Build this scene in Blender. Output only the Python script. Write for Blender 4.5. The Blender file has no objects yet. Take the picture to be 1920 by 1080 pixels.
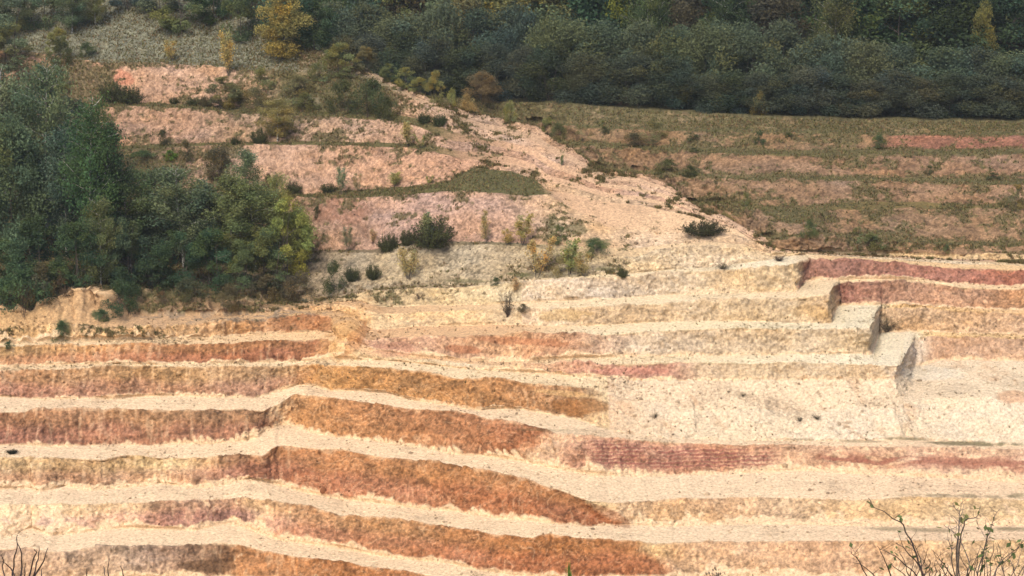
import bpy, math, random
import numpy as np
from mathutils import Vector, Matrix, noise as mnoise

# ------------------------------------------------------------------ scene, camera, sky, sun
sc = bpy.context.scene
COL = sc.collection
CAMZ = 40.0
FPX = 3583.0                     # focal length in photo pixels (1920 wide)
PITCH = math.radians(10.1)
cam_d = bpy.data.cameras.new('camera')
cam_d.sensor_width = 36.0
cam_d.lens = 36.0 * FPX / 1920.0
cam_d.clip_start = 0.5
cam_d.clip_end = 9000
cam = bpy.data.objects.new('camera', cam_d)
cam.location = (0, 0, CAMZ)
cam.rotation_euler = (math.pi / 2 - PITCH, 0, 0)
COL.objects.link(cam)
sc.camera = cam
SUN_EL, SUN_AZ = math.radians(52), math.radians(-156)      # azimuth from +Y towards +X: light from behind the camera, to the left
world = bpy.data.worlds.new('World'); sc.world = world
world.use_nodes = True
wn = world.node_tree; bg = wn.nodes['Background']
sky = wn.nodes.new('ShaderNodeTexSky'); sky.sky_type = 'NISHITA'; sky.sun_disc = False
sky.sun_elevation = SUN_EL
sky.sun_rotation = SUN_AZ
sky.air_density = 1.0; sky.dust_density = 4.0; sky.ozone_density = 1.0
wn.links.new(sky.outputs[0], bg.inputs[0]); bg.inputs[1].default_value = 0.12
sun_d = bpy.data.lights.new('sun', 'SUN'); sun_d.energy = 1.5; sun_d.angle = math.radians(14); sun_d.color = (1, .93, .82)
sun = bpy.data.objects.new('sun', sun_d); COL.objects.link(sun)
az = SUN_AZ
sdir = Vector((math.sin(az) * math.cos(SUN_EL), math.cos(az) * math.cos(SUN_EL), math.sin(SUN_EL)))
sun.rotation_euler = sdir.to_track_quat('Z', 'Y').to_euler()
sc.view_settings.view_transform = 'Standard'; sc.view_settings.look = 'None'
sc.view_settings.exposure = 0.83; sc.view_settings.gamma = 1.0
sc.view_settings.use_curve_mapping = False
sc.cycles.max_bounces = 5; sc.cycles.diffuse_bounces = 3; sc.cycles.transparent_max_bounces = 4

def tag(o, label=None, cat=None, group=None, kind=None):
    if label: o['label'] = label
    if cat: o['category'] = cat
    if group: o['group'] = group
    if kind: o['kind'] = kind
    return o

# ------------------------------------------------------------------ numpy noise
_rng = np.random.default_rng(7)
_perm = _rng.permutation(4096).astype(np.int64)
_val = _rng.random(4096).astype(np.float32)
def vnoise(x, y, z, seed=0):
    xi = np.floor(x).astype(np.int64); yi = np.floor(y).astype(np.int64); zi = np.floor(z).astype(np.int64)
    fx = (x - xi).astype(np.float32); fy = (y - yi).astype(np.float32); fz = (z - zi).astype(np.float32)
    fx = fx*fx*(3-2*fx); fy = fy*fy*(3-2*fy); fz = fz*fz*(3-2*fz)
    def h(a, b, c):
        return _val[_perm[(_perm[(_perm[(a + seed*131) & 4095] + b) & 4095] + c) & 4095]]
    def lz(a, b):
        v0 = h(a, b, zi); return v0 + (h(a, b, zi+1) - v0) * fz
    def ly(a):
        v0 = lz(a, yi); return v0 + (lz(a, yi+1) - v0) * fy
    v0 = ly(xi)
    return (v0 + (ly(xi+1) - v0) * fx) * 2 - 1
def fbm(x, y, z, oct=4, seed=0, gain=.5):
    s = 0; a = 1; tot = 0
    for i in range(oct):
        s = s + a * vnoise(x, y, z, seed + i*17); tot += a; a *= gain
        x = x*2.03+3.1; y = y*2.03+1.7; z = z*2.03+5.3
    return s / tot
def nrm(a, cl=2.2):
    a = a-a.mean(); return np.clip(a/(a.std()+1e-9), -cl, cl)
def n1(x, scale, oct=3, seed=0):
    return fbm(x/scale, np.zeros_like(x)+.5, np.zeros_like(x)+.5, oct, seed)
def sstep(a, b, v):
    t = np.clip((v - a) / (b - a), 0, 1); return t*t*(3-2*t)
def lin(c):
    c = np.asarray(c, dtype=np.float64) / 255.0
    return np.where(c <= .04045, c/12.92, ((c+.055)/1.055)**2.4)

# ------------------------------------------------------------------ camera geometry: photo pixel + height -> point
cP, sP = math.cos(PITCH), math.sin(PITCH)
def ray(px, py):
    u = (np.asarray(px, float) - 960) / FPX; v = (540 - np.asarray(py, float)) / FPX
    return u, cP + v*sP, v*cP - sP
def world_at(px, py, z):                      # z relative to the camera
    u, dy, dz = ray(px, py)
    t = z / dz
    return u*t, dy*t
# ------------------------------------------------------------------ the quarry's break lines (photo pixel rows of every crest and toe)
def K(s):
    v = [float(a) for a in s.replace(',', ' ').split()]
    return np.array(v[0::2]), np.array(v[1::2])
LINES = [
 ('floor',  '-300 1500 2220 1500'),
 ('l1',  '-300 1100 0 1095 350 1082 450 1084 600 1120 1000 1150 1280 1100 1920 1105'),
 ('l2',  '-300 1032 0 1030 50 1025 90 1035 133 1033 180 1025 300 1025 400 1018 440 1019 500 1033 547 1042 640 1052 680 1060 763 1070 830 1082 950 1095 1280 1090 1920 1092'),
 ('l3',  '-300 1012 0 1010 60 990 95 1005 170 997 230 990 287 993 367 995 417 983 443 983 493 1003 533 1015 633 1027 697 1040 760 1048 847 1057 880 1065 953 1077 1100 1090 1280 1082 1920 1082'),
 ('l4',  '-300 948 0 945 60 947 100 943 160 947 210 943 290 941 330 940 430 933 470 935 500 938 580 950 640 967 747 973 780 980 880 993 930 1003 997 1007 1030 1000 1080 1007 1193 1013 1233 1020 1327 1015 1460 1015 1713 1013 1920 1012'),
 ('l5',  '-300 920 0 918 60 915 75 922 120 912 170 920 260 912 300 905 360 915 400 913 440 905 470 897 547 917 620 933 680 940 763 950 813 957 847 957 880 965 963 975 1000 977 1097 987 1133 985 1173 983 1250 987 1400 982 1600 986 1920 985'),
 ('l6',  '-300 860 0 857 60 858 190 860 240 850 300 858 400 855 470 852 492 856 508 842 520 836 540 834 590 840 637 840 680 850 763 862 813 867 897 880 953 890 1000 902 1047 917 1110 940 1160 943 1260 935 1377 932 1527 933 1597 937 1713 932 1920 935'),
 ('l7',  '-300 838 0 835 67 835 93 837 167 835 213 833 277 835 333 832 400 832 460 827 485 820 500 806 530 795 557 797 580 810 623 818 680 823 780 838 857 853 897 853 963 863 1013 872 1063 883 1120 893 1200 893 1300 890 1450 885 1500 882 1920 905'),
 ('l8',  '-300 775 0 773 43 772 83 767 267 767 300 768 367 768 450 765 497 768 525 755 553 738 580 740 613 743 707 757 757 765 800 768 857 770 913 783 973 792 1013 803 1047 815 1080 817 1120 818 1260 828 1387 833 1600 836 1730 838 1920 843'),
 ('l9',  '-300 745 0 745 60 747 77 750 140 748 180 746 210 750 260 745 340 742 400 745 480 745 500 740 530 731 560 721 587 723 620 733 667 733 730 738 770 750 827 758 880 767 900 770 930 767 980 768 1080 785 1120 800 1180 813 1260 822 1400 826 1600 827 1700 824 1780 827 1850 834 1920 838'),
 ('l10', '-300 700 0 697 43 693 147 692 200 687 283 688 433 687 533 687 593 683 630 685 713 690 757 695 813 700 863 710 913 708 980 718 1047 723 1113 728 1180 745 1300 765 1500 768 1660 762 1700 756 1760 745 1920 742'),
 ('l11', '-300 692 0 690 70 685 160 683 300 684 340 680 410 682 500 680 590 677 650 675 720 675 800 683 880 693 960 697 1080 705 1180 709 1280 711 1400 712 1560 711 1640 713 1690 707 1730 684 1765 673 1920 676'),
 ('l12', '-300 650 0 650 100 647 213 646 300 643 417 645 533 637 617 637 640 650 700 669 800 677 913 685 1013 685 1113 682 1280 678 1407 681 1480 678 1657 684 1688 684 1716 632 1747 628 1920 634'),
 ('l13', '-300 645 0 645 100 643 150 640 213 638 270 636 400 634 450 628 540 625 600 622 630 632 650 642 700 657 800 671 913 678 1013 677 1113 671 1250 667 1400 665 1640 663 1648 622 1700 621 1747 622 1920 628'),
 ('l14', '-300 625 0 625 60 620 100 615 200 620 270 618 400 608 480 598 560 591 600 590 628 602 650 625 690 642 720 637 780 632 860 634 980 622 1047 625 1120 628 1200 622 1280 617 1400 614 1547 617 1630 614 1646 577 1663 577 1780 581 1920 587'),
 ('l15', '-300 600 0 584 60 583 95 565 140 548 180 551 205 566 240 584 270 592 330 592 400 590 480 588 560 580 628 584 660 600 700 620 780 612 860 612 960 608 1050 612 1120 610 1200 606 1280 601 1400 602 1560 606 1573 572 1640 572 1780 576 1920 581'),
 ('l16', '-300 598 0 583 60 582 95 564 140 547 180 550 205 560 240 571 300 575 480 578 600 575 640 578 700 590 800 585 900 580 960 578 1060 577 1147 573 1280 566 1360 562 1487 557 1553 552 1568 532 1647 530 1763 531 1797 538 1920 542'),
 ('l17', '-300 597 0 582 60 581 95 563 140 546 180 549 205 556 240 563 300 568 480 570 600 568 640 572 700 577 800 572 900 571 960 569 1060 564 1147 559 1280 552 1360 550 1494 546 1504 530 1530 525 1647 525 1763 526 1797 532 1920 536'),
 ('l18', '-300 596 0 581 60 580 95 562 140 545 190 546 210 550 300 547 480 546 560 550 600 560 640 563 700 548 760 541 850 538 905 535 940 533 993 527 1093 522 1147 520 1193 517 1227 512 1280 508 1413 504 1470 498 1500 490 1512 485 1613 490 1713 497 1813 502 1920 505'),
 ('l19', '-300 595 0 580 60 579 95 561 140 544 190 545 210 548 300 545 480 544 560 546 600 555 640 558 700 544 760 537 900 530 940 528 993 524 1093 519 1193 512 1240 507 1280 503 1340 499 1430 490 1470 481 1507 477 1613 483 1713 489 1813 494 1920 496'),
 ('l20', '-300 480 0 480 560 476 600 472 713 472 740 462 813 455 907 457 980 460 1040 470 1100 480 1150 482 1193 480 1243 467 1327 459 1393 463 1427 477 1445 479 1507 475 1613 481 1920 494'),
 ('l21', '-300 472 0 472 560 470 713 466 740 457 813 450 907 452 980 455 1040 460 1100 462 1140 462 1200 463 1243 458 1327 453 1393 458 1427 472 1445 476 1507 474 1613 480 1920 493'),
 ('l22', '-300 385 0 380 500 372 560 368 687 370 740 367 780 363 833 358 913 360 940 363 1000 367 1027 364 1060 385 1140 425 1200 432 1280 436 1380 440 1420 455 1445 474 1507 473.5 1613 479.5 1920 492.5'),
 ('l23', '-300 375 0 370 500 365 590 363 713 352 813 345 850 335 885 315 960 320 1000 335 1027 357 1060 362 1140 378 1200 384 1290 402 1380 430 1430 465 1445 472 1507 473 1920 492'),
 ('l24', '-300 290 0 285 213 280 350 273 433 272 560 270 640 272 773 277 853 290 873 297 930 300 1027 320'),
 ('l25', '-300 284 0 279 213 273 350 268 433 267 560 264 640 266 773 269 853 277 873 281 930 285 1027 305'),
 ('l26', '-300 215 0 208 200 201 250 198 333 201 383 204 467 214 567 214 633 218 740 228 780 234 820 253 840 262 900 268 1027 290'),
 ('l27', '-300 208 0 200 200 192 300 193 400 198 567 206 633 209 740 214 780 220 820 235 900 255 1027 280'),
 ('l28', '-300 110 0 92 60 98 130 109 200 117 250 117 300 118 400 123 450 129 560 134 640 141 680 147 760 180 900 240 1027 270'),
 ('l29', '-300 106 0 88 60 93 130 103 190 110 250 110 300 112 400 117 450 123 560 127 640 135 680 140 760 172 900 232 1027 262'),
 ('ridge', '-300 -50 200 -40 300 -25 400 10 500 50 600 98 683 130 740 158 807 184 870 205 940 223 1007 238 1040 262 1067 275 1107 303 1140 319 1200 326 1250 343 1300 385 1360 405 1420 440 1450 469 1507 472 1613 478 1920 490'),
 ('f0',  '-300 476 1440 474 1507 471 1600 474 1713 475 1920 478 2220 480'),
 ('f1',  '-300 440 1300 440 1420 452 1480 450 1513 444 1597 447 1713 456 1920 460'),
 ('f1b', '-300 432 1300 430 1420 444 1480 444 1513 438 1597 442 1713 451 1920 455'),
 ('f2',  '-300 392 1140 392 1300 393 1340 390 1420 396 1480 418 1505 418 1530 400 1563 392 1713 388 1800 391 1920 387'),
 ('f2b', '-300 378 1140 378 1250 376 1400 380 1480 390 1520 384 1600 378 1713 378 1800 383 1920 380'),
 ('f3',  '-300 322 1140 322 1240 330 1300 333 1373 337 1487 335 1597 338 1780 342 1920 345'),
 ('f3b', '-300 314 1140 314 1240 322 1300 326 1373 330 1487 328 1597 331 1780 334 1920 335'),
 ('f4',  '-300 272 1060 272 1140 277 1280 284 1453 291 1597 290 1850 290 1920 287'),
 ('f4b', '-300 264 1060 264 1140 268 1280 274 1453 282 1597 281 1850 280 1920 277'),
 ('f5',  '-300 233 1000 233 1140 239 1280 245 1453 248 1600 250 1660 251 1920 253'),
 ('f5b', '-300 228 1000 228 1140 234 1280 240 1453 243 1600 246 1660 247 1920 248'),
 ('plateau', '-300 187 880 187 1050 196 1280 212 1410 220 1580 225 1920 229'),
]
NAMES = [a for a, b in LINES]
ID = {n: i for i, n in enumerate(NAMES)}
R0 = ID['ridge']; F0 = ID['f0']; NL = len(LINES)
GAP = .35
def line_rows(px):
    px = np.asarray(px, float)
    Y = np.zeros((NL, len(px)))
    for i, (n, s) in enumerate(LINES):
        xs, ys = K(s); Y[i] = np.interp(px, xs, ys)
    rg = Y[R0].copy()
    # right of the hill bench ends the upper lines fan out evenly between the green bench and the ridge
    a, b = ID['l23'], R0
    for i in range(a+1, b):
        f = (i-a)/(b-a); even = Y[a]*(1-f) + rg*f
        w = sstep(800, 1010, px); Y[i] = Y[i]*(1-w) + even*w
    for i in range(R0):
        Y[i] = np.maximum(Y[i], rg + GAP*(R0-i))
    for i in range(1, R0+1):
        Y[i] = np.minimum(Y[i], Y[i-1]-GAP)
    for i in range(F0+1, NL):
        Y[i] = np.minimum(Y[i], Y[i-1]-GAP)
    return Y

cx = np.unique(np.concatenate([np.arange(-300, 2221, 45), [490, 515, 560, 610, 640, 1490, 1510, 1560, 1572, 1640, 1650, 1700, 1715]])).astype(float)
NC = len(cx)
Yc = line_rows(cx)
_, DY, DZ = ray(cx[None, :], Yc)
cot = DY / DZ                                  # forward distance per unit of height (negative)
# target ground slope (degrees, rising away) of the strip above each line, keyed along the photo's width
BEN = '0 4'
SL = {
 'floor': '0 2', 'l1': '0 50 1200 40', 'l2': BEN, 'l3': '0 42 350 48 700 50 1250 45 1400 38', 'l4': BEN, 'l5': '0 50 1150 52 1300 35',
 'l6': '0 4 1100 5 1300 9', 'l7': '0 56 1000 56 1200 42 1920 35', 'l8': BEN, 'l9': '0 56 1040 54 1130 34 1920 33', 'l10': '0 4 1060 6 1130 34 1670 33 1730 8 1920 8',
 'l11': '0 54 680 40 1150 48 1690 58 1720 50', 'l12': BEN, 'l13': '0 40 350 48 600 52 680 45 1640 62 1700 48', 'l14': '0 40 190 40 230 4',
 'l15': '0 30 190 38 250 20 600 30 700 36 1000 52 1560 60 1600 48', 'l16': BEN, 'l17': '0 20 600 26 750 40 950 62 1500 62 1530 46', 'l18': '0 6',
 'l19': '0 18 560 22 700 34 1100 32 1200 46 1400 46 1440 10', 'l20': '0 10 1100 20 1200 22 1440 10', 'l21': '0 26 560 36 1000 38 1080 26 1400 24 1440 10',
 'l22': '0 8 560 6 1000 10 1060 20 1400 24 1440 10', 'l23': '0 30 560 38 880 36 1000 27 1400 25 1440 10', 'l24': '0 7 870 12 1000 27', 'l25': '0 34 870 34 1000 27',
 'l26': '0 7 840 12 1000 27', 'l27': '0 36 900 34 1000 27', 'l28': '0 6 900 14 1000 27', 'l29': '0 27 600 26 900 28', 
 'f0': '0 24', 'f1': '0 6', 'f2': '0 6', 'f3': '0 6', 'f4': '0 6', 'f5': '0 6', 'f1b': '0 24', 'f2b': '0 26', 'f3b': '0 26', 'f4b': '0 24', 'f5b': '0 14',
}
rows_i, cols_j, vals, rhs = [], [], [], []
neq = 0
def addeq(terms, r):
    global neq
    for (c, v) in terms:
        rows_i.append(neq); cols_j.append(c); vals.append(v)
    rhs.append(r); neq += 1
for k in range(NL-1):
    for j in range(NC):
        x = cx[j]; a, b = k*NC+j, (k+1)*NC+j
        if NAMES[k] == 'ridge' and x < 1445: continue
        nm = NAMES[k]
        s = 8.0 if nm == 'ridge' else np.interp(x, *K(SL[nm]))
        if nm == 'ridge': pass
        th = math.radians(s); w = 1.6
        # rise*cos - run*sin = 0
        c_, s_ = math.cos(th), math.sin(th)
        # z2*c - z1*c - s*(z2*cot2 - z1*cot1) = 0, weighted down for gentle strips
        w = 1.5 if s > 15 else 0.9
        if nm in ('l10', 'l11') and x > 1690: w = .15
        addeq([(b, w*(c_ - s_*cot[k+1, j])), (a, -w*(c_ - s_*cot[k, j]))], 0.0)
for k in range(NL):
    for j in range(NC-1):
        dx = cx[j+1]-cx[j]
        w = 1.1
        nm = NAMES[k]
        if nm == 'l9' and cx[j] > 1060: w = .5
        if nm in ('l10', 'l11') and cx[j] > 1060: w = .25
        if ID['l19'] < k < R0 and cx[j] > 820: w = .45
        if k in (R0,): w = .12
        if nm in ('l12', 'l13', 'l14', 'l15') and 585 < cx[j] < 725: w = .18
        if ID['l14'] <= k <= ID['l19'] and cx[j] < 235: w = .06
        if nm in ('l9', 'l10') and 1600 < cx[j]: w = 1.0
        if nm == 'l11' and 1670 < cx[j] < 1740: w = .05
        w = w * (45.0/dx)**.5
        addeq([(k*NC+j, w), (k*NC+j+1, -w)], 0.0)
j0 = int(np.argmin(abs(cx-700)))
addeq([(ID['l4']*NC+j0, 30.0)], -25.0*30)
nun = NL*NC
R=np.array(rows_i);C=np.array(cols_j);V=np.array(vals);B=np.array(rhs)
def mv(x): return np.bincount(R,V*x[C],neq)
def mt(y): return np.bincount(C,V*y[R],nun)
dg=np.bincount(C,V*V,nun)+1e-9
x=np.full(nun,-18.0); r=mt(B-mv(x)); z=r/dg; p=z.copy(); rz=r@z
for it in range(30000):
    q=mt(mv(p)); al=rz/(p@q); x+=al*p; r-=al*q; z=r/dg; rz2=r@z
    if rz2<1e-9: break
    p=z+rz2/rz*p; rz=rz2

Zc=x.reshape(NL,NC)
Dc = Zc*cot
# hidden ground behind the ridge: keep it behind the ridge and below its line of sight
for j in range(NC):
    if cx[j] >= 1445: continue
    for k in range(F0, NL):
        if Yc[k, j] > Yc[R0, j] - .5:
            d = max(Dc[k, j], Dc[k-1, j] + 1.0)
            zl = Zc[R0, j]/Dc[R0, j]*d - .4
            Dc[k, j] = d; Zc[k, j] = min(Zc[k, j], zl)
        elif Dc[k, j] < Dc[k-1, j] + .8:
            d = Dc[k-1, j] + .8
            Dc[k, j] = d; Zc[k, j] = d/cot[k, j]
# ------------------------------------------------------------------ colour keys (photo values along the width) of every strip, lower edge to upper edge
def CK(s):
    parts = [p.split(':') for p in s.split(';') if p.strip()]
    xs = np.array([float(p[0]) for p in parts]); cs = np.array([[float(v) for v in p[1].split(',')] for p in parts])
    return xs, cs
PALE = '0:253,223,186;600:253,221,181;1000:253,222,183;1300:249,220,184;1920:246,214,178'
SC = {
 'floor': PALE,
 'l1': '0:205,165,132;250:200,166,136;340:178,138,108;400:140,104,76;440:190,130,75;700:180,118,66;1000:172,110,60;1230:178,116,70;1300:214,164,126;1920:210,168,118',
 'l3': '0:242,205,172;200:232,190,158;270:226,180,148;330:190,140,118;440:192,142,120;475:222,172,132;600:204,144,102;750:192,134,88;900:184,118,70;1200:178,112,62;1262:186,124,78;1290:222,180,140;1600:218,168,124;1920:220,180,130',
 'l5': '0:214,172,130;150:194,148,104;300:226,186,140;430:188,136,106;490:178,116,76;600:186,120,74;800:188,126,80;1000:182,118,70;1155:166,102,56;1180:222,184,142;1400:214,170,128;1700:226,188,140;1920:224,186,134',
 'l7': '0:180,124,96;300:178,128,94;480:178,128,98;500:226,182,136;560:196,138,80;750:190,130,80;950:186,122,76;1030:178,110,64;1070:228,186,148;1150:206,150,120;1350:204,148,118;1500:218,172,138;1920:226,182,148',
 'l9': '0:192,138,106;300:188,142,102;480:192,148,116;545:190,140,96;600:196,142,76;800:194,138,76;1000:190,134,80;1085:178,130,84;1130:236,206,164;1300:243,220,180;1920:245,222,182',
 'l10': PALE,
 'l11': '0:204,156,108;150:200,146,102;300:184,124,84;580:172,112,72;625:228,180,120;700:236,196,142;850:240,210,168;1030:226,186,148;1100:214,162,130;1250:210,158,128;1300:236,208,164;1400:230,206,160;1650:226,198,150;1712:238,220,190;1740:216,174,132;1920:218,178,134',
 'l13': '0:226,182,126;300:224,180,128;450:200,150,100;560:184,124,76;620:196,134,84;655:230,182,120;700:206,154,120;850:216,166,132;1000:210,160,114;1100:206,160,122;1180:234,208,168;1400:226,200,156;1640:228,206,164;1660:216,178,126;1920:214,174,128',
 'l15': '0:230,186,132;230:222,178,130;330:182,148,116;600:214,166,116;700:240,200,148;950:238,204,160;1040:244,222,182;1100:222,188,136;1300:234,208,164;1480:224,196,146;1562:218,184,132;1580:162,108,88;1700:194,146,108;1920:206,158,112',
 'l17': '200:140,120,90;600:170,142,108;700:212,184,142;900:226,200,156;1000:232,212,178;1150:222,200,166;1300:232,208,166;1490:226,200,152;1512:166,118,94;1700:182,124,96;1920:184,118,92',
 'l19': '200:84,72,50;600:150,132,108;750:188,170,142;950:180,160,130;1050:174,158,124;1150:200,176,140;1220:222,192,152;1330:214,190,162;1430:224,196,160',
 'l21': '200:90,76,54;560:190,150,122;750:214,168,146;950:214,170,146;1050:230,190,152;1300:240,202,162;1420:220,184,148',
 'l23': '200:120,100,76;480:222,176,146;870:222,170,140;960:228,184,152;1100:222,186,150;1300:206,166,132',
 'l25': '200:196,152,122;350:206,160,130;480:196,160,130;640:204,164,136;870:214,168,140',
 'l27': '200:218,168,136;460:214,170,138;540:150,134,100;700:140,124,90;760:214,172,142;900:222,180,150',
 'l28': '0:150,146,122;700:150,140,110;800:218,182,150', 'l29': '0:142,138,114;600:144,138,110;700:196,166,134;800:214,176,146;1100:206,164,134',
 'ridge': '0:190,150,116;1400:200,156,120;1500:230,198,152;1920:226,190,142',
 'f0': '1100:158,124,92;1920:166,130,98', 'f1b': '1100:156,122,90;1920:162,126,94', 'f2b': '1100:154,120,88;1920:164,126,96',
 'f3b': '1100:156,122,90;1920:164,124,94', 'f4b': '1100:150,118,84;1660:158,122,86;1672:166,110,84;1920:166,108,84', 'f5b': '1100:150,126,86;1920:150,124,84', 'plateau': '0:100,96,60;1920:100,96,60',
}
for n in ('l2', 'l4', 'l6', 'l8', 'l12', 'l14', 'l16', 'l18'): SC[n] = PALE
SC['l10'] = '0:248,218,176;1000:250,222,180;1130:244,218,178;1920:246,224,184'
SC['l16'] = '200:150,128,98;560:190,156,116;700:228,186,140;900:238,204,160;1020:250,224,184;1300:250,228,190;1920:240,206,162'
SC['l14'] = '0:226,184,130;300:210,172,132;600:222,180,130;700:230,186,140;960:236,194,148;1100:250,226,186;1300:250,230,190;1640:246,232,200;1700:240,200,142;1920:240,200,150'
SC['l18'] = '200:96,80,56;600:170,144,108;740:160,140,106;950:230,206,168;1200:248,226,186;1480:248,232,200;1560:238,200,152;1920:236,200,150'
SC['l12'] = '0:250,224,184;610:246,206,156;700:236,194,148;960:240,202,158;1100:248,220,178;1300:250,228,188;1640:250,236,206;1700:248,232,202;1730:240,204,150;1920:240,202,150'
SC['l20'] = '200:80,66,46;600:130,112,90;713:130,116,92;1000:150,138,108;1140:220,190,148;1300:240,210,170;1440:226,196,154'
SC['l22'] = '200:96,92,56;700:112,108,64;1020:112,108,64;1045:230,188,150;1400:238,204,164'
SC['l24'] = SC['l26'] = '200:112,106,64;780:120,112,70;870:200,160,126;1000:236,192,156;1200:224,188,152'
for n in ('f1', 'f2', 'f3', 'f4'): SC[n] = '1100:134,120,74;1920:136,118,72'
SC['f5'] = '1100:126,118,68;1920:130,118,68'
# share of ground hidden under low green growth / grey scrub, per strip
GR = {
 'l13': '0 .05 200 .15 330 .12 450 .08 600 0', 'l15': '0 .0 180 .1 240 .55 480 .5 600 .1 660 0', 'l17': '0 0 210 .9 560 .6 700 .3 760 .1 900 0', 'l18': '0 0 210 .8 600 .55 850 .5 930 .25 1000 0', 'l16': '0 0 210 .5 600 .2 700 0',
 'l19': '0 .9 560 .5 640 .15 900 .2 1050 .35 1140 .4 1175 .1 1250 0', 'l20': '0 .9 560 .35 700 .1 1000 .25 1140 .2 1200 0 1420 .1', 'l21': '0 .9 520 .6 600 .12 800 .08 1000 .15 1030 .6 1100 .35 1150 .06 1400 .05 1440 .2',
 'l22': '0 .8 560 .7 1005 .66 1045 .08 1400 .05', 'l23': '0 .8 400 .5 490 .1 700 .14 880 .1 960 .3 1050 .12 1200 .28 1300 .3 1400 .2',
 'l24': '0 .7 780 .75 860 .3 950 .12 1050 .15 1400 .2', 'l25': '0 .8 195 .7 235 .22 450 .3 560 .45 700 .35 860 .12 1100 .2', 'l26': '0 .8 740 .7 820 .2 1000 .2', 'l27': '0 .9 200 .8 228 .12 380 .2 450 .75 740 .75 780 .15 1000 .2', 'l28': '0 .8 700 .6 780 .15 1000 .25', 'l29': '0 .95 200 .85 400 .9 640 .75 720 .12 900 .2 1100 .25',
 'ridge': '0 .8 1150 .8 1400 .5 1460 .3 1520 .05 1920 .05', 'f0': '0 .36', 'f1': '0 1', 'f1b': '0 .36', 'f2': '0 .8 1280 .85 1440 .85 1560 .45 1720 .3 1800 .7', 'f2b': '0 .40', 'f3': '0 1', 'f3b': '0 .36', 'f4': '0 1',
 'f4b': '0 .5 1640 .45 1668 .05', 'f5': '0 .9', 'f5b': '0 .72', 'plateau': '0 1',
}
GREENBASE = lin([108, 102, 68]); GREENDK = lin([60, 60, 38]); GREENGREY = lin([140, 140, 118])
DIG = {'l3': .3, 'l5': .5, 'l7': 1.0, 'l9': .5, 'l11': .3}          # depth of the digger-tooth grooves
ALB = .70

# ------------------------------------------------------------------ fine mesh of the ground
px = np.concatenate([np.arange(-300, -20, 10), np.arange(-20, 1942, 2.0), np.arange(1950, 2221, 10)]).astype(float)
NCF = len(px)
Yf = line_rows(px)
Zf = np.array([np.interp(px, cx, Zc[k]) for k in range(NL)])
Df = np.array([np.interp(px, cx, Dc[k]) for k in range(NL)])
_, DYf, DZf = ray(px[None, :], Yf)
low_ = np.arange(NL)[:, None] < ID['l20']
Df = np.where(low_, Zf*DYf/DZf, Df)               # lower benches keep their level, upper ones their distance
gk = np.exp(-.5*(np.arange(-40, 41)/14.0)**2); gk /= gk.sum()
for k in range(ID['l20'], NL):                      # no kinks between the surveyed columns of the hill and far slopes
    e_ = np.pad(Df[k], 40, mode='edge'); Df[k] = np.convolve(e_, gk, 'valid')
for k in range(1, NL): Df[k] = np.where((k <= R0) | (px > 1440), np.maximum(Df[k], Df[k-1]+(.08 if k <= R0 else .2)), Df[k])
# irregular crests and scalloped toes
for k in range(1, F0):
    up = (Yf[k-1]-Yf[k]); dn = (Yf[k]-Yf[k+1]) if k < R0 else up
    amp = np.minimum(np.minimum(up, dn)*.28, 3.6)
    if k == R0: amp = amp*.4
    if NAMES[k] in ('l3', 'l5', 'l7', 'l9', 'l11', 'l13', 'l15', 'l17'): amp = amp*.5
    Yf[k] -= amp * (.55*n1(px, 60, 2, seed=k) + .6*n1(px, 19, 2, seed=k+50))
Uf = (px-960)/FPX
_, DYf, DZf = ray(px[None, :], Yf)
Zf = Df*DZf/DYf
P = np.zeros((NL, NCF, 3))
P[..., 1] = Zf*DYf/DZf; P[..., 2] = Zf; P[..., 0] = Zf/DZf*Uf[None, :]
# ground behind the ridge, at its own distance
hid = Yf[F0] > Yf[R0]+2
for k in range(F0, NL):
    zc = np.convolve(np.pad(np.interp(px, cx, Zc[k]), 40, mode='edge'), gk, 'valid'); dc = Df[k]
    yprev = P[k-1, :, 1]
    hid = (Yf[k] > Yf[R0]+2) & (px < 1445)
    d = np.where(hid, np.maximum(dc, yprev+.8), P[k, :, 1])
    zz = np.where(hid, zc, P[k, :, 2])
    P[k, :, 1] = d; P[k, :, 2] = zz; P[k, :, 0] = np.where(hid, d*Uf/DYf[k], P[k, :, 0])
# beyond the plateau edge: level wooded ground out to the horizon
ext = []
last = P[-1]
for dd, dz_ in ((60, 2.0), (300, 4), (1500, 8), (6000, 10)):
    q = last.copy(); sc_ = (last[:, 1]+dd)/last[:, 1]
    q[:, 0] *= sc_; q[:, 1] *= sc_; q[:, 2] = last[:, 2]*.6 - 4 + dz_*.2
    ext.append(q)
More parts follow.
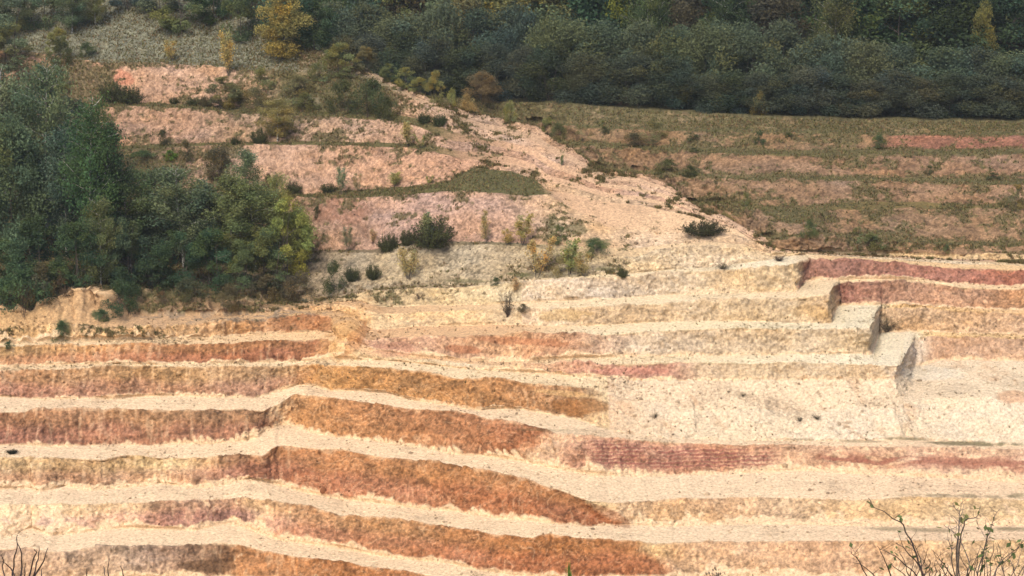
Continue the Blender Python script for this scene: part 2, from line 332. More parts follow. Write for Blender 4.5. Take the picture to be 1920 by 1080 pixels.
# near side: pit floor and the slope up to the viewpoint
near = []
f0_ = P[0]
for yy, zz in ((3.0, -1.75), (-4000, -1.7)):
    pass
nearpts = [(-60.0, -1.9), (4.0, -1.9), (14.0, -8.2), (30.0, -20.0), (44.0, -27.3)]
for yy, zz in nearpts:
    q = f0_.copy(); q[:, 1] = yy; q[:, 2] = zz; q[:, 0] = f0_[:, 0]/f0_[:, 1]*max(yy, 0)*1.0 + (px-960)/1260*28
    near.append(q)
KN = np.stack(near + [P[i] for i in range(NL)] + ext)      # knots
kn_names = ['near']*len(near) + NAMES + ['far']*(len(ext)-1)
off = len(near)
rows_P = []; rows_s = []; rows_t = []
for k in range(len(KN)-1):
    nm = kn_names[k]
    if nm == 'near': n = 8
    elif nm == 'far' or k >= off+NL-1: n = 6
    elif nm == 'ridge': n = 26
    elif nm == 'floor': n = 30
    else:
        vis = (px > -10) & (px < 1930)
        gap = (Yf[k-off]-Yf[k-off+1])[vis]
        n = int(np.clip(np.percentile(gap, 98)/2.0, 2, 70))
    t = np.arange(n)/n
    for tt in t:
        rows_P.append(KN[k]*(1-tt)+KN[k+1]*tt); rows_s.append(k); rows_t.append(tt)
rows_P.append(KN[-1]); rows_s.append(len(KN)-2); rows_t.append(1.0)
G = np.stack(rows_P).astype(np.float64); RS = np.array(rows_s); RT = np.array(rows_t)
NR = len(G)
print('terrain grid', NR, NCF)
# soften the knots a little
for it in range(1):
    H = G.copy(); H[1:-1] = .25*G[:-2]+.5*G[1:-1]+.25*G[2:]; G = H
X, Yw, Zw = G[..., 0], G[..., 1], G[..., 2]
# normals of the undisturbed ground
def normals(G):
    du = np.gradient(G, axis=1); dv = np.gradient(G, axis=0)
    n = np.cross(du, dv); n /= np.linalg.norm(n, axis=2, keepdims=True)+1e-9
    return np.where(n[..., 2:3] < 0, -n, n)
N0 = normals(G)
steep = sstep(.93, .72, N0[..., 2]).astype(np.float32)
inpit = ((RS >= off) & (RS < off+NL-1)).astype(np.float32)[:, None]
far_f = np.isin(RS, [off+ID[n] for n in ('f0', 'f1', 'f1b', 'f2', 'f2b', 'f3', 'f3b', 'f4', 'f4b', 'f5', 'f5b')])[:, None]
# uneven ground: broad swellings, lumps, crumbs
big = fbm(X/3.2, Yw/3.2, Zw/3.2, 3, 1)
mid = fbm(X/.9, Yw/.9, Zw/.9, 3, 5)
fine = fbm(X/.22, Yw/.22, Zw/.22, 3, 9, .7); grit = nrm(fbm(X/.11, Yw/.11, Zw/.11, 2, 13, .8)); finen = nrm(fine); midn = nrm(mid)
amp = inpit*(.06+.26*steep)
dsp = amp*big + inpit*(.02+.07*steep)*mid + inpit*((.006+.026*steep)*finen + (.004+.014*steep)*grit + .014*steep*midn)
rid = 1-np.abs(fbm(X/.8+Zw*.5, Yw/2.2, Zw/2.0, 4, 21))*2.2       # eroded rills running down the faces
dsp += inpit*steep*.10*np.clip(rid, -1, 1)
for nm, a in DIG.items():
    m = (RS == off+ID[nm])[:, None]
    xs = X + .25*Zw + .25*mid
    rightfade = 1-sstep(3.0, 3.4, X) if nm != 'l9' else 1
    g = np.abs(np.sin(xs*math.pi/.42))
    env = np.sin(np.clip(RT, 0, 1)*math.pi)[:, None]**.5
    dsp += np.where(m, a*.13*(g-.5)*env*steep*rightfade*(.6+.6*big), 0)
# bedding grooves scraped along the purple face on the right, gullies on the far slopes
m = (RS == off+ID['l7'])[:, None]
right = sstep(2.6, 3.2, X)*(1-sstep(9.5, 11, X)*.7)
dsp += np.where(m, .05*np.sin((Zw+.035*mid+.02*big)*2*math.pi/.135)*right*np.sin(np.clip(RT, .0, 1)*math.pi)[:, None], 0)
hs = np.isin(RS, [off+ID[n] for n in ('l21','l23','l25','l27','l24','l26','l28','l29','l22')])[:, None]
run = 1-np.abs(fbm((X+.55*Zw)/.45, (Yw)/2.6, Zw/2.6, 3, 35))*2.6
dsp += np.where(hs, .05*steep*np.clip(run, -1, 1)+.03*finen*steep, 0)
gul = 1-np.abs(fbm(X/1.7+.9*Zw, Yw/6, Zw/6, 3, 33))*2.4
dsp += np.where(far_f, .22*gul*steep + .12*mid, 0)
lump = np.isin(RS, [off+ID[n] for n in ('l13', 'l15', 'l16', 'l17')])[:, None] & (X < -13)
dsp += np.where(lump, .34*np.clip(1-2.2*np.abs(fbm(X/.9+.5*Zw, Yw/1.6, Zw/1.4, 4, 61)), -1, 1), 0)
pyp, pxp = (lambda q: (540-FPX*(q[...,1]*sP+q[...,2]*cP)/np.maximum(q[...,1]*cP-q[...,2]*sP, .1), 960+FPX*q[...,0]/np.maximum(q[...,1]*cP-q[...,2]*sP, .1)))(G)
ca, sa = math.cos(.55), math.sin(.55)
fx, fy = ((pxp-655)*ca+(pyp-612)*sa)/34, (-(pxp-655)*sa+(pyp-612)*ca)/78
dsp += np.where((RS < off+ID['l18'])[:, None] & (RS > off+ID['l10'])[:, None], .40*np.exp(-(fx*fx+fy*fy))*(1+.5*big+.5*mid), 0)
tips = np.isin(RS, [off+ID[n] for n in ('l11', 'l13', 'l15', 'l17')])[:, None] & (X > 0)
dsp += np.where(tips, .10*fbm(X/.6, Yw/.6, Zw/.6, 3, 63)*2*steep+.12*big*steep, 0)
tn = np.isin(RS, [off+ID[n] for n in ('l9', 'l10', 'l11', 'l12')])[:, None] & (X > 4)
dsp += np.where(tn, .035*fine+.03*mid, 0)
dsp = np.where(hs & (px[None, :] > 720), dsp*.45, dsp)
dsp[RS < off] = 0; 
hidm = (RS == off+R0)[:, None] & (X < 12); dsp = np.where(hidm, 0, dsp)
Gd = G + N0*dsp[..., None]
N1 = normals(Gd)

# ------------------------------------------------------------------ colours of sand and growth
C = np.zeros((NR, NCF, 3))
tt = RT[:, None]*np.ones((1, NCF))
sf = np.zeros((NR, NCF)); gr = np.zeros((NR, NCF)); isbench = np.zeros(NR, bool)
flat_names = {'floor', 'l2', 'l4', 'l6', 'l8', 'l10', 'l12', 'l14', 'l16', 'l18', 'l20', 'l22', 'l24', 'l26', 'l28', 'f1', 'f2', 'f3', 'f4', 'f5'}
wx = px[None, :] + 22*mid + 34*big + 10*fine                                # colour borders wander
for k in range(len(KN)-1):
    r = np.where(RS == k)[0]
    nm = kn_names[k] if off <= k < off+NL else ('floor' if k < off else 'plateau')
    xs, cs = CK(SC[nm])
    w2 = wx[r] + {'l5': 95, 'l3': 75, 'l7': -75, 'l1': 60}.get(nm, 0)*(tt[r] if nm != 'l7' else (tt[r]-1))*sstep(850, 1000, px)[None, :]
    for c in range(3):
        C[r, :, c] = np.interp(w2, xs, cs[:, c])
    if nm in GR:
        a, b = K(GR[nm]); gr[r] = np.interp(px[None, :]+8*mid[r], a, b)
    isbench[r] = nm in flat_names
for k in range(off+ID['l19'], off+NL-2):
    if isbench[np.where(RS == k)[0][0]]: continue
    r = np.where(RS == k)[0]; ra = np.where(RS == k+1)[0]; rb = np.where(RS == k-1)[0]
    if not ((NAMES[k-off] in flat_names) or (kn_names[k] == 'ridge')):
        gr[r] = np.maximum(gr[r], gr[ra[:1]]*.75*sstep(.72, 1.0, tt[r]+.25*mid[r])); gr[r] = np.maximum(gr[r], gr[rb[:1]]*.75*sstep(.28, .0, tt[r]+.25*mid[r]))
C = lin(C)
lum_ = C.mean(axis=2, keepdims=True); C = lum_ + (C-lum_)*np.where(isbench[:, None, None], .92, .80)
for nm_, x1_ in (('l9', 560), ('l7', 520), ('l11', 560), ('l5', 1150), ('l3', 1250)):      # ochre above, redder below
    r = np.where(RS == off+ID[nm_])[0]; xm = sstep(x1_+40, x1_-40, px)[None, :]
    w_ = sstep(.35, .75, RT[r][:, None]+.25*n1(px, 90, 3, seed=int(nm_[1:]))[None, :]+.12*mid[r])
    C[r] = C[r]*(1+(xm*w_)[..., None]*(np.array([1.05, 1.10, .98])-1)+(xm*(1-w_))[..., None]*(np.array([1.0, .94, .98])-1))
PALEC = np.zeros_like(C); xs, cs = CK(PALE)
for c in range(3): PALEC[..., c] = lin(np.interp(px, xs, cs[:, c]))[None, :]
n_a = fbm(X/1.6, Yw/1.6, Zw/.55, 4, 41)                         # blotches, longer than high
n_b = fbm(X/2.6, Yw/2.6, Zw/.10+.4*big, 3, 47)                   # thin bedding
n_c = fbm(X/.13, Yw/.13, Zw/.13, 3, 53, .8)                         # grain
skw = np.where(px[None, :] < 560, .05, .35+.9*big)
n_d = fbm((X+skw*Zw)/.16, Yw/1.2, Zw/.9, 3, 57)           # slanting streaks
n_e = fbm(X/.5, Yw/.5, Zw/.35, 4, 59)
face = (~isbench)[:, None]*inpit
sandy = (np.isin(RS, [off+ID[n] for n in ('l9', 'l10', 'l11')])[:, None] & (X > 4.5)); face = np.where(sandy, face*.45, face)
n_c = nrm(n_c)*.42; n_e = nrm(n_e)*.36; n_d = nrm(n_d)*.36; n_a = nrm(n_a)*.34; n_b = nrm(n_b)*.34
v = 1 + face*(.17*n_a + .13*n_b + .24*n_d + .22*n_e) + (.18+.34*face)*n_c + .07*n_e
hue = fbm(X/2.3, Yw/2.3, Zw/.9, 3, 71)
v = 1+(v-1)*(1-.5*sstep(.35, .7, C.mean(axis=2)))
C = C*np.clip(v, .45, 1.6)[..., None]
C[..., 0] *= 1+.05*face*hue; C[..., 2] *= 1-face*(.05+.22*hue); C[..., 1] *= 1-.05*face*hue
wt = (np.isin(RS, [off+ID[n] for n in ('l11', 'l13', 'l15', 'l17')])[:, None] & (X > .5)).astype(float)[..., None]
C = C*(1+wt*(np.array([.95, .92, .99])-1))
C = np.where(sandy[..., None] & (RS < off+ID['l11'])[:, None, None], C*np.array([.98, .97, 1.05]), C)
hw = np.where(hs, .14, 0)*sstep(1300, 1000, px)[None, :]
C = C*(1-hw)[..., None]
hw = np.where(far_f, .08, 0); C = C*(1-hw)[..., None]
# loose pale sand: piled against the foot of each face, spilled over its lip and down its chutes
lowk = np.isin(RS, [off+ID[n] for n in ('l1', 'l3', 'l5', 'l7', 'l9', 'l11', 'l13', 'l17', 'l15')])[:, None]
slump = fbm(X/.7, Yw/.7, Zw/2.5, 4, 81); slump2 = fbm((X+.4*Zw)/.35, Yw/.35, Zw/1.6, 3, 83)
xkeys = {'l1': '0 .25 300 .3 1000 .1', 'l3': '0 .85 180 .6 280 .22 470 .5 560 .35 750 .16 1000 .16 1240 .16 1300 .4', 'l5': '0 .35 200 .32 330 .42 420 .3 480 .16 1000 .16 1150 .12 1200 .45 1920 .5',
         'l7': '0 .08 440 .16 500 .6 570 .3 600 .12 1000 .16 1050 .4 1200 .2 1500 .35 1920 .4', 'l9': '0 .06 460 .15 540 .2 600 .1 1050 .12 1120 0 1920 0', 'l11': '0 .18 300 .15 560 .1 620 .45 900 .4 1300 .3 1700 .3', 'l13': '0 .5 400 .3 600 .1 700 .25 1200 .3 1640 .12', 'l17': '0 0 1490 0 1520 .22 1920 .2', 'l15': '0 0 1560 .0 1600 .15 1920 .2'}
loose = np.zeros((NR, NCF))
for nm, s in xkeys.items():
    r = np.where(RS == off+ID[nm])[0]; a, b = K(s); am = np.interp(px, a, b)[None, :]
    t = tt[r]
    foot = am*.62*(.7+1.3*slump[r]) + .01
    if nm in DIG: foot = foot + DIG[nm]*.13*(np.abs(np.sin((X[r]+.25*Zw[r]+.5*mid[r]+.5*big[r])*math.pi/.42))-.4)*np.clip(.6+2.2*slump[r], 0, 1.6)
    l = sstep(foot+.04, foot-.04, t)
    chute = sstep(.66, .84, am*1.0+.55*slump2[r]+.35*slump[r]-.12*t+.12)
    loose[r] = np.maximum(l, chute*.85)
C = C*(1-loose[..., None]*.9) + PALEC*(1+.10*n_c[..., None])*loose[..., None]*.9
scr = sstep(.30, .62, n_d+.3*n_a)*.24*face*(RS < off+ID['l17'])[:, None]
C = C*(1-scr[..., None]) + PALEC*.92*scr[..., None]
lip = np.where(face > 0, sstep(.93, 1.0, tt+.10*n_e)*.35, 0)*lowk
C = C*(1-lip[..., None]) + PALEC*lip[..., None]
# bench tops: darker tracks and blotches in the sand colour
bt = np.where(isbench[:, None], sstep(.25, .6, n_a)*.25 + sstep(.35, .6, n_e)*.2, 0)
trk = np.exp(-((tt-.38+.10*n1(px, 140, 2, 201)[None, :])/.045)**2)+np.exp(-((tt-.60+.10*n1(px, 140, 2, 201)[None, :])/.045)**2)
wide_ = np.isin(RS, [off+ID[n] for n in ('l2', 'l4', 'l6', 'l8')])[:, None]
bt = bt + np.where(wide_, trk*.22*sstep(-.2, .3, n_a), 0)
C *= (1-bt*.5)[..., None]*np.array([1, .97, .9])
# orange-yellow spill on the corner ridge, pink splashes and clods
def blob(x0, y0, rx, ry, rot=0):
    yy = py_full-y0; xx = px[None, :]-x0; c, s = math.cos(rot), math.sin(rot)
    return np.sqrt(((xx*c+yy*s)/rx)**2+((-xx*s+yy*c)/ry)**2) + .35*mid + .25*n_e
def projrow(G):
    d = G[..., 1]*cP - G[..., 2]*sP; up = G[..., 1]*sP + G[..., 2]*cP
    return 540 - FPX*up/np.maximum(d, .1), 960 + FPX*G[..., 0]/np.maximum(d, .1)
py_full, px_full = projrow(Gd)
nothid = (RS <= off+R0)[:, None] & (RS >= off)[:, None]
def paint(mask, col, w=.9):
    global C
    m = (np.clip(mask, 0, 1)*w*nothid)[..., None]; C = C*(1-m) + lin(col)*(1+.25*n_e[..., None]+.15*n_c[..., None])*m
fan = blob(655, 612, 32, 80, .55)+.5*np.abs(n_d)+.4*n_e
paint(sstep(1.25, .2, fan), [228, 178, 118], .8)
paint(sstep(1.05, .8, blob(668, 640, 12, 40, .5)), [204, 140, 86], .5)
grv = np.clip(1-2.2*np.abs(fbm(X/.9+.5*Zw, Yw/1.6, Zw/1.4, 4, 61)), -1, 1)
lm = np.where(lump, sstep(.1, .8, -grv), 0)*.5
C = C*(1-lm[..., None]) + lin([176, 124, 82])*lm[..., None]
rb = fbm(X/.28, Yw/.28, Zw/.2, 3, 67)
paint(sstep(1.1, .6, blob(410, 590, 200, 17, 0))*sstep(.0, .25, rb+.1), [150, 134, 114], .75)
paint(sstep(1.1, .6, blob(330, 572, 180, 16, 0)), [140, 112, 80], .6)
paint(sstep(1.0, .7, blob(575, 606, 55, 15, 0)), [186, 130, 86], .6)
paint(sstep(1.0, .7, blob(985, 640, 90, 9, .05)), [196, 132, 92], .65)
paint(sstep(1.0, .7, blob(870, 655, 34, 8, .1)), [180, 116, 80], .7)
paint(sstep(1.0, .7, blob(745, 655, 50, 14, 0)), [198, 146, 120], .5)
paint(sstep(1.0, .7, blob(1060, 590, 60, 12, 0)), [206, 170, 112], .6)
paint(sstep(1.1, .5, blob(1525, 585, 42, 15, .1)), [216, 176, 118], .5)
paint(sstep(1.0, .7, blob(1180, 696, 90, 7, 0)), [206, 146, 124], .7)
paint(sstep(1.0, .7, blob(1085, 762, 60, 20, .1)), [164, 112, 64], .7)
paint(sstep(1.0, .7, blob(1060, 738, 60, 7, .1)), [232, 190, 130], .5)
paint(sstep(1.0, .7, blob(1900, 745, 40, 16, 0)), [214, 160, 118], .6)
paint(sstep(1.1, .5, blob(640, 395, 62, 36, 0)), [178, 130, 104], .6)
paint(sstep(1.0, .6, blob(1745, 700, 60, 18, 0)), [240, 226, 200], .7)
paint(sstep(1.0, .7, blob(230, 145, 22, 16, .5)), [214, 140, 108], .6)
paint(sstep(1.0, .8, blob(400, 1062, 60, 14, 0)), [110, 82, 58], .7)
paint(sstep(1.0, .8, blob(1140, 968, 45, 16, .4)), [158, 92, 48], .5)
# purple bedded stone scraped in lines
pm = np.where((RS == off+ID['l7'])[:, None], sstep(1085, 1130, px)[None, :]*(1-sstep(1420, 1480, px))[None, :], 0)*sstep(.15, .3, tt)*sstep(.95, .75, tt)
st = sstep(-.3, .5, np.sin((Zw+.035*mid+.02*big)*2*math.pi/.135))
m_ = (pm*(.12+.88*st)*sstep(-.5, .1, n_a+.2))[..., None]; C = C*(1-m_*.85)+lin([160, 100, 88])*m_*.85
pm = np.where((RS == off+ID['l7'])[:, None], sstep(1500, 1560, px)[None, :], 0)
st = sstep(.62, .8, 1-np.abs(fbm(X/3+2, Yw/3, Zw/.35, 3, 91))*2.0)*np.exp(-((tt-.5)/.25)**2)
m_ = (pm*st)[..., None]; C = C*(1-m_*.8)+lin([160, 98, 80])*m_*.8
runs = np.where(hs, np.clip(run, -1, 1), 0); C = C*(1-.16*np.clip(runs, 0, 1)*face)[..., None]
# low growth
patch = fbm(X/1.5, Yw/1.5, Zw/1.0, 4, 101)*.7 + .9*fbm(X/.35, Yw/.35, Zw/.25, 4, 103, .7)
thr = .5 - gr*1.0 - .04
gm = sstep(thr-.10, thr+.16, patch) * (gr > .015)
gcol = GREENBASE[None, None]*(1-sstep(-.3, .5, n_e)[..., None]*.55) + GREENDK[None, None]*sstep(-.3, .5, n_e)[..., None]*.55
greyzone = (np.isin(RS, [off+ID[n] for n in ('l28', 'l29')])[:, None] & (px[None, :] < 700)) | (np.isin(RS, [off+ID['l19'], off+ID['l18']])[:, None] & (px[None, :]+60*big+25*mid > 600) & (px[None, :] < 1140))
gcol = np.where(greyzone[..., None]*1.0, GREENGREY*.8, gcol)
gcol = np.where((greyzone & (px[None, :] > 560))[..., None], lin([158, 138, 110])*.85, gcol)
gcol = gcol*(1+.6*n_c[..., None]+.3*n_e[..., None])
C = C*(1-gm[..., None]*.8)+gcol*gm[..., None]*.8
# olive weeds on the right benches
def weed(x0, y0, rx, ry, w=.8):
    m = sstep(1.0, .5, blob(x0, y0, rx, ry, .02)+.5*np.abs(n_e))*w; paint(m, [112, 108, 74], 1)
weed(1830, 832, 130, 6); weed(1700, 823, 60, 5, .7); weed(1610, 827, 60, 4, .5); weed(1720, 993, 130, 6, .55); weed(1890, 992, 60, 7, .7)
weed(1800, 930, 160, 5, .55); weed(1910, 930, 30, 8, .6); weed(1030, 806, 90, 4, .35); weed(1500, 824, 80, 3, .5)
weed(120, 615, 22, 30, 1.0); weed(185, 590, 26, 14, .9); weed(300, 555, 80, 14, .4)
weed(1120, 455, 50, 14, .8); weed(1080, 430, 40, 14, .7); weed(1040, 420, 16, 30, .6); weed(970, 515, 40, 5, .9)
weed(1130, 505, 40, 8, .7); weed(870, 527, 60, 5, .7)
run2 = sstep(.80, .97, 1-np.abs(fbm((X+1.1*Zw)/2.6, Yw/9, Zw/9, 3, 131))*1.6)*sstep(-.4, .5, n_e)
rm = np.where(sandy, run2, 0)*(RS == off+ID['l9'])[:, None] + np.where(sandy, run2, 0)*(RS == off+ID['l10'])[:, None]
C = C*(1-rm[..., None]*.4)+lin([196, 150, 108])*rm[..., None]*.4
paint(sstep(1.1, .3, blob(1465, 765, 110, 26, .35)+.9*np.abs(n_c)), [170, 146, 118], .5)
paint(sstep(1.1, .3, blob(1390, 740, 60, 14, .2)+.9*np.abs(n_c)), [160, 140, 112], .45)
# crumbs of darker earth scattered on the pale sand slope
cr = sstep(.50, .72, fbm(X/.30, Yw/.30, Zw/.18, 3, 121) + .30*fbm(X/4, Yw/4, Zw/2, 2, 123))
crm = np.where(np.isin(RS, [off+ID[n] for n in ('l9', 'l10', 'l11')])[:, None] & (px[None, :] > 1100), cr, cr*np.where(hs, .12, .35)*(RS < off+R0)[:, None])
C = C*(1-crm[..., None]*.65)+lin([150, 124, 92])*crm[..., None]*.65
C = np.clip(C*ALB, .01, .8)

def grid_mesh(name, V, Ccol, smooth=True):
    nr, nc = V.shape[:2]
    me = bpy.data.meshes.new(name)
    me.vertices.add(nr*nc); me.vertices.foreach_set('co', V.reshape(-1).astype(np.float32))
    idx = np.arange(nr*nc, dtype=np.int32).reshape(nr, nc)
    q = np.stack([idx[:-1, :-1], idx[:-1, 1:], idx[1:, 1:], idx[1:, :-1]], -1).reshape(-1)
    nf = len(q)//4
    me.loops.add(len(q)); me.loops.foreach_set('vertex_index', q)
    me.polygons.add(nf); me.polygons.foreach_set('loop_start', np.arange(0, len(q), 4, dtype=np.int32)); me.polygons.foreach_set('loop_total', np.full(nf, 4, dtype=np.int32))
    me.polygons.foreach_set('use_smooth', np.full(nf, smooth))
    a = me.color_attributes.new('earth', 'FLOAT_COLOR', 'POINT')
    cc = np.ones((nr*nc, 4), dtype=np.float32); cc[:, :3] = Ccol.reshape(-1, 3); a.data.foreach_set('color', cc.reshape(-1))
    me.update(); me.validate()
    return me
GW = Gd.copy(); GW[..., 2] += CAMZ
me = grid_mesh('quarry_ground', GW, C)
mt_ = bpy.data.materials.new('sand_and_earth'); mt_.use_nodes = True
nt = mt_.node_tree; bs = nt.nodes['Principled BSDF']; bs.inputs['Roughness'].default_value = .95
bs.inputs['Specular IOR Level'].default_value = .15
at = nt.nodes.new('ShaderNodeAttribute'); at.attribute_name = 'earth'
tc = nt.nodes.new('ShaderNodeTexCoord')
ns = nt.nodes.new('ShaderNodeTexNoise'); ns.inputs['Scale'].default_value = 8; ns.inputs['Detail'].default_value = 6; ns.inputs['Roughness'].default_value = .75
nt.links.new(tc.outputs['Object'], ns.inputs['Vector'])
mr = nt.nodes.new('ShaderNodeMapRange'); mr.inputs[1].default_value = .36; mr.inputs[2].default_value = .64; mr.inputs[3].default_value = .66; mr.inputs[4].default_value = 1.30
nt.links.new(ns.outputs[0], mr.inputs[0])
mx = nt.nodes.new('ShaderNodeVectorMath'); mx.operation = 'SCALE'
nt.links.new(at.outputs['Color'], mx.inputs[0]); nt.links.new(mr.outputs[0], mx.inputs['Scale'])
nt.links.new(mx.outputs[0], bs.inputs['Base Color'])
bp = nt.nodes.new('ShaderNodeBump'); bp.inputs['Strength'].default_value = .8; bp.inputs['Distance'].default_value = .08
nt.links.new(ns.outputs[0], bp.inputs['Height']); nt.links.new(bp.outputs[0], bs.inputs['Normal'])
me.materials.append(mt_)
ground = bpy.data.objects.new('quarry_ground', me); COL.objects.link(ground); tag(ground, 'stepped sand quarry ground with pale benches and rust coloured faces', kind='structure')

# point on the ground seen at photo pixel (px, py)
py_g, px_g = projrow(Gd)
def gpt(x, y, far=False):
    j = int(np.argmin(np.abs(px-x)))
    col = py_g[:, j]
    lo = off+F0 if far else off
    ok = (RS >= (off+F0)) if far else ((RS >= off) & (RS < off+R0))
    if not far and x > 1445: ok = (RS >= off) & (RS < off+NL)
    r = np.where(ok)[0]
    i = r[int(np.argmin(np.abs(col[r]-y)))]
    p = GW[i, j]
    return Vector((float(p[0]) + float((x-px_g[i, j])/FPX*np.hypot(p[1], 0)), float(p[1]), float(p[2])))
def gz(x, y):                                      # ground height under a world point
    j = int(np.argmin(np.abs(GW[NR//2, :, 0]/GW[NR//2, :, 1]-x/y)))
    i = int(np.argmin(np.abs(GW[:, j, 1]-y))); return float(GW[i, j, 2])
# ------------------------------------------------------------------ plants
def leaf_material(name, rough=.95, transl=.3):
    m = bpy.data.materials.new(name); m.use_nodes = True
    nt = m.node_tree; nt.nodes.clear()
    out = nt.nodes.new('ShaderNodeOutputMaterial'); oi = nt.nodes.new('ShaderNodeObjectInfo')
    at = nt.nodes.new('ShaderNodeAttribute'); at.attribute_name = 'tint'
    mul = nt.nodes.new('ShaderNodeMix'); mul.data_type = 'RGBA'; mul.blend_type = 'MULTIPLY'; mul.inputs[0].default_value = 1
    nt.links.new(oi.outputs['Color'], mul.inputs[6]); nt.links.new(at.outputs['Color'], mul.inputs[7])
    p = nt.nodes.new('ShaderNodeBsdfPrincipled'); p.inputs['Roughness'].default_value = rough; p.inputs['Specular IOR Level'].default_value = .04
    t = nt.nodes.new('ShaderNodeBsdfTranslucent'); mixs = nt.nodes.new('ShaderNodeMixShader'); mixs.inputs[0].default_value = transl
    nt.links.new(mul.outputs[2], p.inputs['Base Color']); nt.links.new(mul.outputs[2], t.inputs['Color'])
    nt.links.new(p.outputs[0], mixs.inputs[1]); nt.links.new(t.outputs[0], mixs.inputs[2]); nt.links.new(mixs.outputs[0], out.inputs[0])
    return m
def bark_material(name, c1, c2, scale):
    m = bpy.data.materials.new(name); m.use_nodes = True; nt = m.node_tree; p = nt.nodes['Principled BSDF']
    p.inputs['Roughness'].default_value = .85
    tc = nt.nodes.new('ShaderNodeTexCoord'); mp = nt.nodes.new('ShaderNodeMapping'); mp.inputs['Scale'].default_value = (1, 1, .5)
    n = nt.nodes.new('ShaderNodeTexNoise'); n.inputs['Scale'].default_value = scale; n.inputs['Detail'].default_value = 4
    r = nt.nodes.new('ShaderNodeValToRGB'); r.color_ramp.elements[0].color = (*c1, 1); r.color_ramp.elements[1].color = (*c2, 1)
    r.color_ramp.elements[0].position = .4; r.color_ramp.elements[1].position = .55
    nt.links.new(tc.outputs['Object'], mp.inputs[0]); nt.links.new(mp.outputs[0], n.inputs['Vector']); nt.links.new(n.outputs[0], r.inputs[0]); nt.links.new(r.outputs[0], p.inputs['Base Color'])
    return m
M_LEAF = leaf_material('leaves')
M_BIRCH = bark_material('birch_bark', (.10, .09, .075), (.50, .47, .42), 5)
M_BARK = bark_material('bark', (.045, .035, .028), (.13, .105, .08), 6)
M_TWIG = bark_material('dark_twig_bark', (.022, .013, .010), (.06, .035, .026), 9)

rs = np.random.default_rng(11)
def mesh_from(name, V, F4, tint=None, mat=None):
    me = bpy.data.meshes.new(name); V = np.asarray(V, np.float32); F4 = np.asarray(F4, np.int32); k = F4.shape[1]
    me.vertices.add(len(V)); me.vertices.foreach_set('co', V.reshape(-1))
    me.loops.add(F4.size); me.loops.foreach_set('vertex_index', F4.reshape(-1))
    me.polygons.add(len(F4)); me.polygons.foreach_set('loop_start', np.arange(0, F4.size, k, dtype=np.int32)); me.polygons.foreach_set('loop_total', np.full(len(F4), k, dtype=np.int32))
    if tint is not None:
        a = me.color_attributes.new('tint', 'FLOAT_COLOR', 'POINT'); c = np.ones((len(V), 4), np.float32); c[:, :3] = tint; a.data.foreach_set('color', c.reshape(-1))
    me.update(); me.validate()
    if mat: me.materials.append(mat)
    return me
def cards(pts, size, aspect=1.6, droop=0.0, tint=None):
    n = len(pts); a = rs.normal(size=(n, 3)); a[:, 2] -= droop*1.5; a /= np.linalg.norm(a, axis=1, keepdims=True)
    b = rs.normal(size=(n, 3)); b -= a*np.sum(a*b, 1, keepdims=True); b /= np.linalg.norm(b, axis=1, keepdims=True)
    s = size*(.6+.8*rs.random((n, 1))); a = a*s*aspect*.5; b = b*s*.5
    V = np.stack([pts-a, pts+b*.9-a*.1, pts+a, pts-b*.9-a*.1], 1).reshape(-1, 3)
    F = np.arange(4*n).reshape(n, 4)
    return V, F, np.repeat(tint, 4, axis=0)
class Tubes:
    def __init__(s): s.V = []; s.F = []; s.n = 0
    def add(s, pts, r, sides=5):
        pts = np.asarray(pts, float); m = len(pts); r = np.asarray(r, float)
        t = np.gradient(pts, axis=0); t /= np.linalg.norm(t, axis=1, keepdims=True)+1e-9
        ref = np.array([1.0, .3, .1]); u = np.cross(t, ref); u /= np.linalg.norm(u, axis=1, keepdims=True)+1e-9; w = np.cross(t, u)
        an = np.arange(sides)*2*math.pi/sides
        ring = pts[:, None] + r[:, None, None]*(u[:, None]*np.cos(an)[None, :, None]+w[:, None]*np.sin(an)[None, :, None])
        s.V.append(ring.reshape(-1, 3)); i = s.n+np.arange(m*sides).reshape(m, sides); j = np.roll(i, -1, axis=1)
        s.F.append(np.stack([i[:-1], j[:-1], j[1:], i[1:]], -1).reshape(-1, 4)); s.n += m*sides
    def mesh(s, name, mat): return mesh_from(name, np.concatenate(s.V), np.concatenate(s.F), None, mat)
def bend(p0, d, L, n, wob, up=0.0):
    p = np.array(p0, float); d = np.array(d, float); d /= np.linalg.norm(d); out = [p.copy()]
    for i in range(n):
        d = d + rs.normal(size=3)*wob; d[2] += up; d /= np.linalg.norm(d); p = p+d*L/n; out.append(p.copy())
    return np.array(out)
def puff_leaves(centres, radii, n, flat=.8, shell=.55):
    w = radii**2; w = w/w.sum(); k = rs.choice(len(centres), n, p=w)
    d = rs.normal(size=(n, 3)); d /= np.linalg.norm(d, axis=1, keepdims=True)
    rr = radii[k]*(shell+(1-shell)*rs.random(n)**.6)*(.82+.45*rs.random(n)**3); p = centres[k]+d*rr[:, None]*np.array([1, 1, flat])
    tint_p = .78+.44*rs.random((len(centres), 1)); hue = rs.normal(size=(len(centres), 1))*.09
    tk = tint_p[k]*(.82+.36*rs.random((n, 1))); tint = np.concatenate([tk*(1+hue[k]), tk, tk*(1-hue[k]*1.5)], 1)
    return p, tint
def clumpy(p, tint, scale, cut, seed):               # open irregular gaps in a crown
    v = fbm(p[:, 0]/scale, p[:, 1]/scale, p[:, 2]/scale, 3, seed); m = v > cut; return p[m], tint[m]

